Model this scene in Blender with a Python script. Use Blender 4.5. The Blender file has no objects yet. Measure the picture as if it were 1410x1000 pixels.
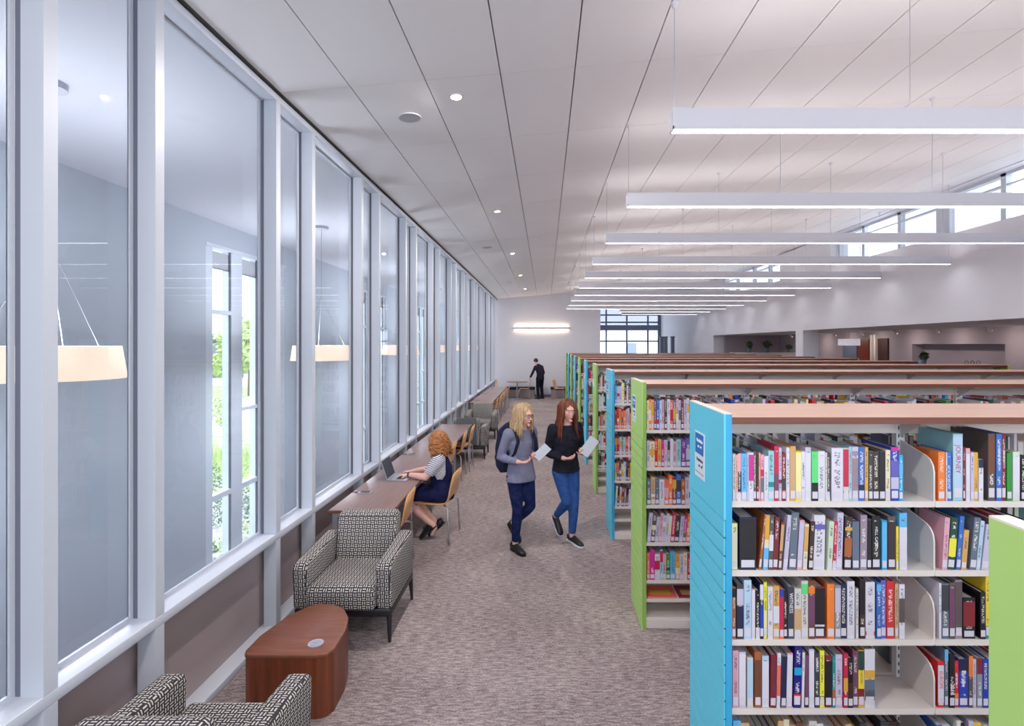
import bpy, bmesh, math, random
from mathutils import Vector, Matrix, noise
R = random.Random(7)
PI = math.pi
SC = bpy.context.scene
COL = SC.collection
CH = 2.32            # camera height

# ---------------------------------------------------------------- camera, sky, exposure
cd = bpy.data.cameras.new('camera'); cam = bpy.data.objects.new('camera', cd); COL.objects.link(cam)
cam.location = (0, 0, CH); cam.rotation_euler = (PI/2, 0, 0)
cd.sensor_width = 36; cd.lens = 720/1410*36; cd.clip_start = .05; cd.clip_end = 500
cd.shift_x = -46/1410; cd.shift_y = -25/1410
SC.camera = cam
W = bpy.data.worlds.new('world'); SC.world = W; W.use_nodes = True
bg = W.node_tree.nodes['Background']; bg.inputs[0].default_value = (.80, .90, 1, 1); bg.inputs[1].default_value = 3.4
SC.view_settings.view_transform = 'Standard'; SC.view_settings.look = 'None'; SC.view_settings.gamma = 1
SC.view_settings.use_curve_mapping = False; SC.view_settings.exposure = 0.33
SC.cycles.max_bounces = 10; SC.cycles.diffuse_bounces = 6; SC.cycles.transparent_max_bounces = 24
SC.cycles.glossy_bounces = 4; SC.cycles.caustics_reflective = False; SC.cycles.caustics_refractive = False
SC.cycles.use_denoising = True; SC.cycles.sample_clamp_indirect = 6

# ---------------------------------------------------------------- materials
def lin(c): return c/12.92 if c <= .04045 else ((c+.055)/1.055)**2.4
def col(r, g, b): return (lin(r/255), lin(g/255), lin(b/255), 1)
def mat(name, c, rough=.6, metal=0, spec=.5, emit=None, es=0):
    m = bpy.data.materials.new(name); m.use_nodes = True
    p = m.node_tree.nodes['Principled BSDF']
    p.inputs['Base Color'].default_value = col(*c); p.inputs['Roughness'].default_value = rough
    p.inputs['Metallic'].default_value = metal; p.inputs['Specular IOR Level'].default_value = spec
    if emit: p.inputs['Emission Color'].default_value = col(*emit); p.inputs['Emission Strength'].default_value = es
    return m
def nd(m, t, **kw):
    n = m.node_tree.nodes.new(t)
    for k, v in kw.items(): setattr(n, k, v)
    return n
def lk(m, a, b): m.node_tree.links.new(a, b)
def bsdf(m): return m.node_tree.nodes['Principled BSDF']
def ramp(m, fac, stops):
    r = nd(m, 'ShaderNodeValToRGB'); e = r.color_ramp.elements
    e[0].position, e[0].color = stops[0]; e[1].position, e[1].color = stops[1]
    for p, c in stops[2:]:
        x = e.new(p); x.color = c
    lk(m, fac, r.inputs[0]); return r.outputs[0]
def math_(m, op, a, b=None, c=None):
    n = nd(m, 'ShaderNodeMath', operation=op)
    for i, v in enumerate((a, b, c)):
        if v is None: continue
        if hasattr(v, 'is_output'): lk(m, v, n.inputs[i])
        else: n.inputs[i].default_value = v
    return n.outputs[0]
def mixc(m, f, a, b):
    n = nd(m, 'ShaderNodeMix', data_type='RGBA')
    for s, v in ((n.inputs[0], f), (n.inputs[6], a), (n.inputs[7], b)):
        if hasattr(v, 'is_output'): lk(m, v, s)
        else: s.default_value = v
    return n.outputs[2]
def coords(m, scale=(1, 1, 1), which='Object'):
    t = nd(m, 'ShaderNodeTexCoord'); mp = nd(m, 'ShaderNodeMapping'); mp.inputs[3].default_value = scale
    lk(m, t.outputs[which], mp.inputs[0]); return mp.outputs[0]
def noise_(m, vec, scale=1, detail=4, rough=.5):
    n = nd(m, 'ShaderNodeTexNoise'); n.inputs['Scale'].default_value = scale
    n.inputs['Detail'].default_value = detail; n.inputs['Roughness'].default_value = rough
    lk(m, vec, n.inputs['Vector']); return n.outputs['Fac']
def bump(m, h, s=.2, d=.01):
    b = nd(m, 'ShaderNodeBump'); b.inputs['Strength'].default_value = s; b.inputs['Distance'].default_value = d
    lk(m, h, b.inputs['Height']); lk(m, b.outputs[0], bsdf(m).inputs['Normal'])
def wood(name, c1, c2, scale, rough=.4):
    m = mat(name, c1, rough); n = noise_(m, coords(m, scale), 1, 6, .6)
    lk(m, ramp(m, n, [(.3, col(*c2)), (.7, col(*c1))]), bsdf(m).inputs[0]); return m

M = {}
M['alu'] = mat('brushed_aluminium', (200, 203, 213), .42, .15)
M['alu_dark'] = mat('dark_gasket', (104, 107, 120), .6)
M['panel_brown'] = mat('brown_metal_panel', (168, 152, 152), .42, .15)
M['white_paint'] = mat('white_wall_paint', (222, 221, 228), .7)
M['ceil'] = mat('ceiling_tile_white', (226, 223, 224), .85)
n = noise_(M['ceil'], coords(M['ceil'], (1, 1, 1)), 220, 2); bump(M['ceil'], n, .15, .002)
M['ceil_gap'] = mat('ceiling_joint_dark', (150, 146, 146), .9)
M['white_steel'] = mat('white_enamelled_steel', (220, 211, 205), .4)
M['post'] = mat('slotted_white_steel', (226, 224, 226), .4)
v = coords(M['post']); s = nd(M['post'], 'ShaderNodeSeparateXYZ'); lk(M['post'], v, s.inputs[0])
fz = math_(M['post'], 'FRACT', math_(M['post'], 'MULTIPLY', s.outputs[2], 26))
slot = math_(M['post'], 'MULTIPLY', math_(M['post'], 'GREATER_THAN', fz, .55), math_(M['post'], 'COMPARE', math_(M['post'], 'ABSOLUTE', s.outputs[0]), .009, .0035))
lk(M['post'], mixc(M['post'], slot, col(226, 224, 226), col(70, 70, 80)), bsdf(M['post']).inputs[0])
M['pend'] = mat('pendant_housing_white', (206, 205, 213), .4)
M['lamp'] = mat('pendant_diffuser', (255, 250, 246), .5, emit=(250, 250, 255), es=9)
M['lamp_up'] = mat('pendant_uplight', (255, 246, 240), .5, emit=(250, 246, 246), es=9.8)
M['warm'] = mat('warm_lamp_glow', (255, 240, 220), .5, emit=(255, 226, 190), es=9)
M['drum_down'] = mat('drum_hidden_fill_down', (255, 246, 236), .5, emit=(236, 240, 255), es=17)  # downward fill glow, added out of sight under the drum
M['groove_shade'] = mat('groove_shade_paint', (34, 60, 76), .7)  # shade of the slat gaps put into the colour
M['drum_up'] = mat('drum_hidden_fill_up', (255, 246, 236), .5, emit=(232, 240, 255), es=20)  # upward fill glow, added out of sight inside the drum
M['drum'] = mat('lit_drum_shade', (250, 238, 225), .7, emit=(255, 218, 192), es=.8)
M['canopy'] = wood('oiled_cherry_top', (214, 172, 146), (198, 152, 126), (1.2, 26, 26), .32)
M['canopy_edge'] = wood('cherry_edge', (122, 68, 48), (98, 52, 36), (2, 20, 40), .4)
M['walnut'] = wood('walnut_veneer', (134, 80, 60), (108, 60, 42), (3, 40, 3), .35)
M['walnut_side'] = wood('walnut_veneer_side', (132, 66, 36), (88, 40, 22), (26, 26, 1.2), .4)
M['desk'] = wood('taupe_desk_laminate', (142, 116, 110), (124, 98, 94), (50, 2, 8), .3)
M['ply'] = wood('honey_plywood', (222, 168, 118), (204, 146, 96), (9, 9, 1.5), .4)
M['chrome'] = mat('satin_chrome', (200, 198, 205), .28, .8)
M['black'] = mat('black_paint', (24, 22, 30), .4)
M['blue'] = mat('turquoise_laminate', (96, 204, 230), .5)
M['blue_edge'] = mat('turquoise_edge_band', (52, 160, 206), .45)
M['green'] = mat('lime_laminate', (172, 210, 120), .5)
M['green_edge'] = mat('lime_edge_band', (142, 182, 84), .45)
M['cap'] = mat('pale_edge_strip', (224, 220, 206), .5)
M['sign_blue'] = mat('sign_blue', (0, 112, 192), .35)
M['sign_white'] = mat('sign_white', (226, 232, 242), .35)
M['ink'] = mat('dark_ink', (50, 54, 80), .6)
M['ink_white'] = mat('white_ink', (245, 245, 250), .6)
M['label'] = mat('paper_label', (208, 203, 214), .6)
M['pages'] = mat('book_pages', (196, 188, 186), .85)
n = noise_(M['pages'], coords(M['pages'], (30, 1, 1)), 1, 2)
lk(M['pages'], ramp(M['pages'], n, [(.35, col(160, 152, 152)), (.65, col(214, 206, 202))]), bsdf(M['pages']).inputs[0])
M['speaker'] = mat('grey_speaker_grille', (168, 166, 170), .8)
M['screen'] = mat('laptop_screen', (30, 34, 48), .12, emit=(60, 62, 80), es=.35)
M['silver'] = mat('silver_aluminium', (176, 178, 188), .35, .6)
M['dark_room'] = mat('mauve_side_room_wall', (170, 158, 166), .8)
M['niche'] = mat('side_room_niche', (132, 116, 122), .8)
M['door_wood'] = mat('red_brown_door', (128, 50, 26), .4)
M['dark_frame'] = mat('dark_steel_frame', (112, 120, 142), .5, .2)
M['navy'] = mat('navy_upholstery', (44, 48, 72), .9)

def glass(name, tint, rmul=1.0, rough=0.0):
    m = bpy.data.materials.new(name); m.use_nodes = True; nt = m.node_tree; nt.nodes.clear()
    o = nt.nodes.new('ShaderNodeOutputMaterial'); mx = nt.nodes.new('ShaderNodeMixShader')
    t = nt.nodes.new('ShaderNodeBsdfTransparent'); g = nt.nodes.new('ShaderNodeBsdfGlossy'); f = nt.nodes.new('ShaderNodeFresnel')
    t.inputs[0].default_value = (*tint, 1); g.inputs['Roughness'].default_value = rough; f.inputs[0].default_value = 1.5
    mu = nt.nodes.new('ShaderNodeMath'); mu.operation = 'MULTIPLY'; mu.inputs[1].default_value = rmul
    nt.links.new(f.outputs[0], mu.inputs[0]); nt.links.new(mu.outputs[0], mx.inputs[0])
    nt.links.new(t.outputs[0], mx.inputs[1]); nt.links.new(g.outputs[0], mx.inputs[2]); nt.links.new(mx.outputs[0], o.inputs[0])
    return m
M['glass'] = glass('window_glass', (.88, .92, .94), 1.0)
M['glass_out'] = glass('outer_window_glass', (.96, .98, 1), .8)

# carpet: woven streaks running across the aisle
m = M['carpet'] = mat('woven_carpet', (140, 118, 112), .95, spec=.1)
a = noise_(m, coords(m, (13, 62, 1)), 1, 6, .75); b = noise_(m, coords(m, (1.1, 1.3, 1)), 1, 3); c = noise_(m, coords(m, (80, 120, 1)), 1, 3, .7)
f = math_(m, 'ADD', math_(m, 'MULTIPLY', a, .62), math_(m, 'ADD', math_(m, 'MULTIPLY', b, .12), math_(m, 'MULTIPLY', c, .36)))
lk(m, ramp(m, f, [(.44, col(96, 83, 86)), (.54, col(141, 127, 127)), (.64, col(182, 168, 165))]), bsdf(m).inputs[0])
bump(m, c, .3, .004)
# armchair fabric: short pale dashes in alternating directions on taupe
def dash_fabric(name, base, dash, s=38):
    m = mat(name, base, .9, spec=.2)
    t = nd(m, 'ShaderNodeTexCoord'); mp = nd(m, 'ShaderNodeMapping'); mp.inputs[3].default_value = (s, s*1.05, 1); lk(m, t.outputs['UV'], mp.inputs[0])
    q = nd(m, 'ShaderNodeSeparateXYZ'); lk(m, mp.outputs[0], q.inputs[0]); x, y = q.outputs[0], q.outputs[1]
    par = math_(m, 'MODULO', math_(m, 'ABSOLUTE', math_(m, 'ADD', math_(m, 'FLOOR', x), math_(m, 'FLOOR', y))), 2)
    fx, fy = math_(m, 'FRACT', x), math_(m, 'FRACT', y)
    def bars(u, v):   # two bars across u, long along v
        w = math_(m, 'ABSOLUTE', math_(m, 'SUBTRACT', math_(m, 'FRACT', math_(m, 'MULTIPLY', u, 2)), .5))
        l = math_(m, 'ABSOLUTE', math_(m, 'SUBTRACT', v, .5))
        return math_(m, 'MULTIPLY', math_(m, 'LESS_THAN', w, .21), math_(m, 'LESS_THAN', l, .37))
    A, B = bars(fx, fy), bars(fy, fx)
    f = math_(m, 'ADD', math_(m, 'MULTIPLY', A, par), math_(m, 'MULTIPLY', B, math_(m, 'SUBTRACT', 1, par)))
    lk(m, mixc(m, f, col(*base), col(*dash)), bsdf(m).inputs[0]); return m
M['fabric'] = dash_fabric('dash_weave_fabric', (60, 54, 60), (204, 198, 190), 30)
M['fabric_grey'] = mat('charcoal_fabric', (92, 94, 100), .9)
# book covers: object colour plus printed marks on the spine
m = M['cover'] = mat('book_cover', (200, 200, 200), .45)
oi = nd(m, 'ShaderNodeObjectInfo'); tc = nd(m, 'ShaderNodeTexCoord'); q = nd(m, 'ShaderNodeSeparateXYZ'); lk(m, tc.outputs['Object'], q.inputs[0])
ax = math_(m, 'ABSOLUTE', q.outputs[0])
off = math_(m, 'MULTIPLY', oi.outputs['Random'], 57)
cv = nd(m, 'ShaderNodeCombineXYZ'); lk(m, math_(m, 'MULTIPLY', q.outputs[0], 4.2), cv.inputs[0]); lk(m, off, cv.inputs[1]); lk(m, math_(m, 'MULTIPLY', q.outputs[2], 44), cv.inputs[2])
g = math_(m, 'GREATER_THAN', noise_(m, cv.outputs[0], 1, 1), .5)
cw = nd(m, 'ShaderNodeCombineXYZ'); lk(m, off, cw.inputs[0]); lk(m, math_(m, 'MULTIPLY', q.outputs[2], 3.2), cw.inputs[2])
word = math_(m, 'GREATER_THAN', noise_(m, cw.outputs[0], 1, 0), .44)
mask = math_(m, 'MULTIPLY', math_(m, 'MULTIPLY', g, word), math_(m, 'MULTIPLY', math_(m, 'LESS_THAN', ax, .24), math_(m, 'GREATER_THAN', q.outputs[2], .24)))
mask = math_(m, 'MULTIPLY', mask, math_(m, 'LESS_THAN', q.outputs[2], .92))
bw = nd(m, 'ShaderNodeRGBToBW'); lk(m, oi.outputs['Color'], bw.inputs[0])
inkc = mixc(m, math_(m, 'GREATER_THAN', bw.outputs[0], .32), col(232, 226, 214), col(74, 62, 84))
lk(m, mixc(m, math_(m, 'MULTIPLY', mask, .72), oi.outputs['Color'], inkc), bsdf(m).inputs[0])
m = M['patch'] = mat('spine_patch', (200, 200, 200), .45)
oi = nd(m, 'ShaderNodeObjectInfo'); lk(m, oi.outputs['Color'], bsdf(m).inputs[0])
m = M['mass_books'] = mat('mixed_book_covers', (200, 200, 200), .5)
at = nd(m, 'ShaderNodeAttribute', attribute_name='hue'); lk(m, at.outputs['Color'], bsdf(m).inputs[0])
# people
M['outer_frame'] = mat('white_outer_frame', (232, 238, 246), .5)
M['skin'] = mat('skin', (224, 172, 158), .55)
M['blond'] = wood('blond_hair', (206, 176, 138), (150, 114, 78), (60, 60, 4), .6)
M['auburn'] = wood('auburn_hair', (132, 66, 36), (74, 36, 26), (60, 60, 4), .55)
M['ginger'] = wood('ginger_hair', (208, 138, 80), (112, 56, 26), (70, 70, 40), .55)
M['dark_hair'] = mat('dark_hair', (30, 24, 26), .6)
def cloth(name, c, d=14):
    m = mat(name, c, .9, spec=.15); n = noise_(m, coords(m), 18, 4)
    lk(m, ramp(m, n, [(.35, col(*[max(0, k-d) for k in c])), (.65, col(*[min(255, k+d) for k in c]))]), bsdf(m).inputs[0])
    bump(m, noise_(m, coords(m), 9, 2), .5, .02); return m
M['denim_dark'] = cloth('dark_denim', (26, 36, 78), 8)
M['denim'] = cloth('blue_denim', (52, 88, 150), 6)
M['sweater'] = cloth('grey_sweater', (124, 124, 148), 5)
M['sleeve_dark'] = cloth('black_knit', (34, 34, 46), 6)
M['jacket'] = cloth('dark_jacket', (40, 34, 50), 6)
M['trousers'] = cloth('black_trousers', (28, 26, 40), 5)
M['dress'] = cloth('navy_dress', (26, 28, 66), 6)
M['pack'] = cloth('navy_backpack', (36, 40, 62), 6)
m = M['stripes'] = mat('striped_jersey', (230, 228, 236), .9)
q = nd(m, 'ShaderNodeSeparateXYZ'); lk(m, coords(m), q.inputs[0])
st = math_(m, 'GREATER_THAN', math_(m, 'FRACT', math_(m, 'MULTIPLY', math_(m, 'ADD', q.outputs[2], math_(m, 'MULTIPLY', q.outputs[0], .35)), 52)), .52)
lk(m, mixc(m, st, col(232, 230, 238), col(30, 30, 50)), bsdf(m).inputs[0])
# outdoors
M['gravel'] = mat('pale_gravel', (206, 200, 192), .95)
n = noise_(M['gravel'], coords(M['gravel']), 9, 6, .7); lk(M['gravel'], ramp(M['gravel'], n, [(.35, col(150, 144, 138)), (.65, col(226, 220, 212))]), bsdf(M['gravel']).inputs[0])
M['lawn'] = mat('lawn_green', (170, 184, 132), .95)
n = noise_(M['lawn'], coords(M['lawn']), 3, 5); lk(M['lawn'], ramp(M['lawn'], n, [(.35, col(150, 168, 110)), (.65, col(196, 204, 156))]), bsdf(M['lawn']).inputs[0])
M['asphalt'] = mat('pale_road', (196, 196, 200), .9)
M['leaf'] = mat('spring_leaves', (188, 200, 138), .8); M['leaf_dark'] = mat('dark_leaves', (120, 138, 116), .8)
M['bark'] = mat('bark', (110, 92, 80), .9)
M['roof'] = mat('grey_roof', (130, 130, 140), .9)

# ---------------------------------------------------------------- mesh helpers
class MB:
    """collects geometry for one mesh"""
    def __init__(s): s.v = []; s.f = []; s.m = []; s.c = []; s.colour = None
    def add(s, vs, fs, mi=0):
        o = len(s.v); s.v += [tuple(p) for p in vs]; s.f += [tuple(i+o for i in f) for f in fs]; s.m += [mi]*len(fs)
        if s.colour is not None: s.c += [s.colour]*len(vs)
    def box(s, x0, x1, y0, y1, z0, z1, mi=0):
        s.add([(x0,y0,z0),(x1,y0,z0),(x1,y1,z0),(x0,y1,z0),(x0,y0,z1),(x1,y0,z1),(x1,y1,z1),(x0,y1,z1)],
              [(0,3,2,1),(4,5,6,7),(0,1,5,4),(1,2,6,5),(2,3,7,6),(3,0,4,7)], mi)
    def prism(s, pts, axis, a, b, mi=0):
        """pts: 2D outline, extruded along axis ('x','y','z') from a to b"""
        def P(p, t): return {'x': (t, p[0], p[1]), 'y': (p[0], t, p[1]), 'z': (p[0], p[1], t)}[axis]
        n = len(pts); vs = [P(p, a) for p in pts]+[P(p, b) for p in pts]
        s.add(vs, [tuple(range(n))[::-1], tuple(range(n, 2*n))]+[(i, (i+1) % n, n+(i+1) % n, n+i) for i in range(n)], mi)
    def tube(s, pts, rad, seg=10, hint=(0, 1, 0), mi=0, flat=None):
        """rad: per point r or (r_side, r_front)"""
        pts = [Vector(p) for p in pts]; h = Vector(hint); o = []; n = len(pts)
        for i, p in enumerate(pts):
            d = (pts[min(i+1, n-1)]-pts[max(i-1, 0)]).normalized()
            a = h-h.dot(d)*d
            if a.length < 1e-4: a = d.orthogonal()
            a.normalize(); b = d.cross(a)
            r = rad[i] if isinstance(rad, (list, tuple)) else rad
            ra, rb = r if isinstance(r, (list, tuple)) else (r, r)
            o += [p+a*math.cos(2*PI*k/seg)*ra+b*math.sin(2*PI*k/seg)*rb for k in range(seg)]
        fs = [(i*seg+k, i*seg+(k+1) % seg, (i+1)*seg+(k+1) % seg, (i+1)*seg+k) for i in range(n-1) for k in range(seg)]
        fs += [tuple(range(seg))[::-1], tuple(range((n-1)*seg, n*seg))]
        s.add(o, fs, mi)
    def ball(s, c, r, seg=14, rings=9, mi=0, rot=None):
        c = Vector(c); r = r if isinstance(r, (list, tuple)) else (r, r, r); vs = []
        for i in range(rings+1):
            t = PI*i/rings
            for k in range(seg):
                p = 2*PI*k/seg; w = Vector((r[0]*math.sin(t)*math.cos(p), r[1]*math.sin(t)*math.sin(p), r[2]*math.cos(t)))
                if rot: w = rot @ w
                vs.append(c+w)
        s.add(vs, [(i*seg+k, (i+1)*seg+k, (i+1)*seg+(k+1) % seg, i*seg+(k+1) % seg) for i in range(rings) for k in range(seg)], mi)
    def disc(s, cx, cy, z, r, t, seg=24, mi=0):
        s.prism([(cx+r*math.cos(2*PI*k/seg), cy+r*math.sin(2*PI*k/seg)) for k in range(seg)], 'z', z, z+t, mi)
    def mesh(s, name, mats, smooth=False):
        me = bpy.data.meshes.new(name); me.from_pydata(s.v, [], s.f)
        for q in (mats if isinstance(mats, (list, tuple)) else [mats]): me.materials.append(q)
        if any(s.m): me.polygons.foreach_set('material_index', s.m)
        if s.c:
            at = me.color_attributes.new('hue', 'FLOAT_COLOR', 'POINT'); at.data.foreach_set('color', [x for c in s.c for x in c])
        bm = bmesh.new(); bm.from_mesh(me); bmesh.ops.recalc_face_normals(bm, faces=bm.faces); bm.to_mesh(me); bm.free()
        if smooth: me.shade_smooth() if hasattr(me, 'shade_smooth') else None
        me.update(); return me
def link(name, me, parent=None, loc=(0, 0, 0), rz=0):
    o = bpy.data.objects.new(name, me); COL.objects.link(o); o.location = loc; o.rotation_euler = (0, 0, rz)
    if parent: o.parent = parent
    return o
def B(name, mb, mats, parent=None, bevel=0, smooth=False, seg=2):
    o = link(name, mb.mesh(name, mats, smooth), parent)
    if bevel:
        md = o.modifiers.new('soft', 'BEVEL'); md.width = bevel; md.segments = seg; md.limit_method = 'ANGLE'; md.angle_limit = .6
        o.data.shade_smooth()
    return o
def box(name, x0, x1, y0, y1, z0, z1, mats, parent=None, bevel=0):
    b = MB(); b.box(x0, x1, y0, y1, z0, z1); return B(name, b, mats, parent, bevel)
def thing(name, label, cat, loc=(0, 0, 0), rz=0, group=None):
    o = link(name, None, None, loc, rz); tag(o, label, cat, group); return o
def tag(o, label, cat, group=None, kind=None):
    o['label'] = label; o['category'] = cat
    if group: o['group'] = group
    if kind: o['kind'] = kind
    return o
def struct(o): o['kind'] = 'structure'; return o
def copy_tree(o, parent=None):
    c = o.copy(); COL.objects.link(c); c.parent = parent
    for ch in list(o.children): copy_tree(ch, c)
    return c
def box_uv(me):
    uv = me.uv_layers.new(name='UVMap')
    for p in me.polygons:
        n = p.normal; k = max(range(3), key=lambda i: abs(n[i]))
        for li in p.loop_indices:
            v = me.vertices[me.loops[li].vertex_index].co
            uv.data[li].uv = ((v.y, v.z), (v.x, v.z), (v.x, v.y))[k]
def bake(o):
    """apply an object's modifiers to its mesh"""
    dg = bpy.context.evaluated_depsgraph_get(); me = bpy.data.meshes.new_from_object(o.evaluated_get(dg), preserve_all_data_layers=True, depsgraph=dg)
    o.modifiers.clear(); o.data = me; return o
def text(name, s, size, mt, parent, loc, rot, ext=.0006, align='CENTER', bold=0):
    cu = bpy.data.curves.new(name, 'FONT'); cu.body = s; cu.size = size; cu.extrude = ext; cu.align_x = align; cu.align_y = 'CENTER'; cu.offset = bold
    cu.resolution_u = 3
    o = bpy.data.objects.new(name, cu); COL.objects.link(o)
    me = bpy.data.meshes.new_from_object(o.evaluated_get(bpy.context.evaluated_depsgraph_get())); bpy.data.objects.remove(o)
    me.materials.clear(); me.materials.append(mt)
    o = link(name, me, parent, loc); o.rotation_euler = rot
    return o
# ---------------------------------------------------------------- the setting
XW, XG, XR, YF = -2.172, -2.306, 7.49, 23.4
MOD = 1.957
def zc(x): return CH+2.239+.088*x          # sloping ceiling height

fl = struct(box('floor', -2.172, 10.4, -4.2, 34.2, -.12, 0, M['carpet']))
# ceiling: dark backing with separate tiles
b = MB()
b.add([(-2.35, -4.2, zc(-2.35)+.03), (XR+.2, -4.2, zc(XR+.2)+.03), (XR+.2, 34.3, zc(XR+.2)+.03), (-2.35, 34.3, zc(-2.35)+.03),
       (-2.35, -4.2, zc(-2.35)+.15), (XR+.2, -4.2, zc(XR+.2)+.15), (XR+.2, 34.3, zc(XR+.2)+.15), (-2.35, 34.3, zc(-2.35)+.15)],
      [(0,3,2,1),(4,5,6,7),(0,1,5,4),(1,2,6,5),(2,3,7,6),(3,0,4,7)])
ceiling = struct(B('ceiling', b, M['ceil_gap']))
tw = .61; cols = [(-2.15, -1.592)]+[(-1.582+tw*i, -1.582+tw*(i+1)-.010) for i in range(14)]+[(-1.582+tw*14, XR-.01)]
tiles = []
for r in range(-6, 24):
    y0 = 4.255+1.29*r
    for (x0, x1) in cols:
        if r < 0 and False: pass
        tiles.append((y0, x0, x1))
def tile_mb(b, x0, x1, y0, y1):
    b.add([(x0,y0,zc(x0)),(x1,y0,zc(x1)),(x1,y1,zc(x1)),(x0,y1,zc(x0)),(x0,y0,zc(x0)+.028),(x1,y0,zc(x1)+.028),(x1,y1,zc(x1)+.028),(x0,y1,zc(x0)+.028)],
          [(0,3,2,1),(4,5,6,7),(0,1,5,4),(1,2,6,5),(2,3,7,6),(3,0,4,7)])
def inview(t):
    y0, x0, x1 = t; y = y0+1.25
    if y < 2.3: return False
    px = 751+720*x0/y; py = 475-720*(zc(x1)-CH)/y
    return px < 1425 and py > -25
vis = sorted([t for t in tiles if inview(t)], key=lambda t: t[0])[:296]
rest = [t for t in tiles if t not in set(vis)]
base_tiles = {}
for (y0, x0, x1) in vis:
    k = round(x1-x0, 3)
    if k not in base_tiles:
        b = MB(); h = .088*k
        b.add([(0,0,0),(k,0,h),(k,1.286,h),(0,1.286,0),(0,0,.028),(k,0,h+.028),(k,1.286,h+.028),(0,1.286,.028)],
              [(0,3,2,1),(4,5,6,7),(0,1,5,4),(1,2,6,5),(2,3,7,6),(3,0,4,7)])
        base_tiles[k] = b.mesh('ceiling_tile', M['ceil'])
    link('ceiling_tile', base_tiles[k], ceiling, (x0, y0, zc(x0)))
b = MB()
for (y0, x0, x1) in rest: tile_mb(b, x0, x1, y0, y0+1.286)
o = B('far_ceiling_tiles', b, M['ceil'], ceiling); o['kind'] = 'stuff'

# left glazed wall -------------------------------------------------
b = MB()
b.box(-2.33, XW, -4.2, YF, .735, .793); b.box(-2.33, XW, -4.2, YF, 0, .05); b.box(-2.33, XW, -4.2, YF, 4.30, 4.352)
wl = struct(B('wall_left', b, M['alu'], None, .004))
box('shadow_gap', -2.33, -2.19, -4.2, YF, 4.352, 4.372, M['black'], wl)
rights = []
y = 2.33-3*MOD
while y < YF:
    rights += [y, y+.65]; y += MOD
rights = [r for r in rights if -4 < r < YF-.1]
mb = MB(); mb.box(-2.272, XW, -.067, 0, .05, .735); mb.box(-2.272, XW, -.067, 0, .793, 4.30)
mull = mb.mesh('mullion', M['alu'])
gb = MB(); gb.box(-2.30, -2.272, -.062, -.005, .793, 4.30); gask = gb.mesh('gasket', M['alu_dark'])
for r in rights:
    o = link('mullion', mull, wl, (0, r, 0)); link('gasket', gask, o)
for i in range(len(rights)-1):
    y0, y1 = rights[i], rights[i+1]-.067
    s = MB(); w = .022
    s.box(-2.312, -2.296, y0, y0+w, .793, 4.30); s.box(-2.312, -2.296, y1-w, y1, .793, 4.30)
    s.box(-2.312, -2.296, y0+w, y1-w, .793, .793+w); s.box(-2.312, -2.296, y0+w, y1-w, 4.30-w, 4.30)
    fr = B('window_frame', s, M['alu'], wl)
    g = MB(); g.add([(-2.306, y0+w, .81), (-2.306, y1-w, .81), (-2.306, y1-w, 4.285), (-2.306, y0+w, 4.285)], [(0, 1, 2, 3)])
    B('glass_pane', g, M['glass'], fr)
    box('lower_panel', -2.322, -2.296, y0-.034, y1+.033, .05, .735, M['panel_brown'], wl)

# far wall and the hall beyond it ----------------------------------
struct(box('wall_far', -2.40, 2.46, YF, YF+.25, 0, 4.9, M['white_paint']))
struct(box('baseboard_far', -2.17, 2.46, YF-.02, YF, 0, .1, M['dark_frame']))
# glazing at the end of the hall
gy = 34.0
wf = MB()
def gx(px): return (px-751)/720*gy
def gz(py): return CH+(475-py)/720*gy
xs = [2.2, gx(834.6), gx(863), gx(892), gx(907.6)]
for i, x in enumerate(xs): wf.box(x-(.1 if i == 4 else .05), x+(.1 if i == 4 else .05), gy-.08, gy+.08, 0, 5.35)
for z in (0.1, .95, gz(470), gz(444), gz(434), 4.9): wf.box(2.2, xs[-1], gy-.05, gy+.05, z-.05, z+.05)
w1 = struct(B('window_1', wf, M['dark_frame']))
box('spandrel_beam', 2.2, xs[-1], gy-.14, gy+.14, gz(455), gz(448), M['dark_frame'], w1)
for i in range(4):
    g = MB(); g.add([(xs[i], gy, .1), (xs[i+1], gy, .1), (xs[i+1], gy, 5.2), (xs[i], gy, 5.2)], [(0, 1, 2, 3)]); B('glass_pane', g, M['glass_out'], w1)
struct(box('wall_end', xs[-1]+.1, 10.6, gy-.1, gy+.1, 0, 5.5, M['white_paint']))
struct(box('wall_passage', 2.21, 2.46, YF+.25, gy, 0, 5.0, M['white_paint']))
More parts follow.
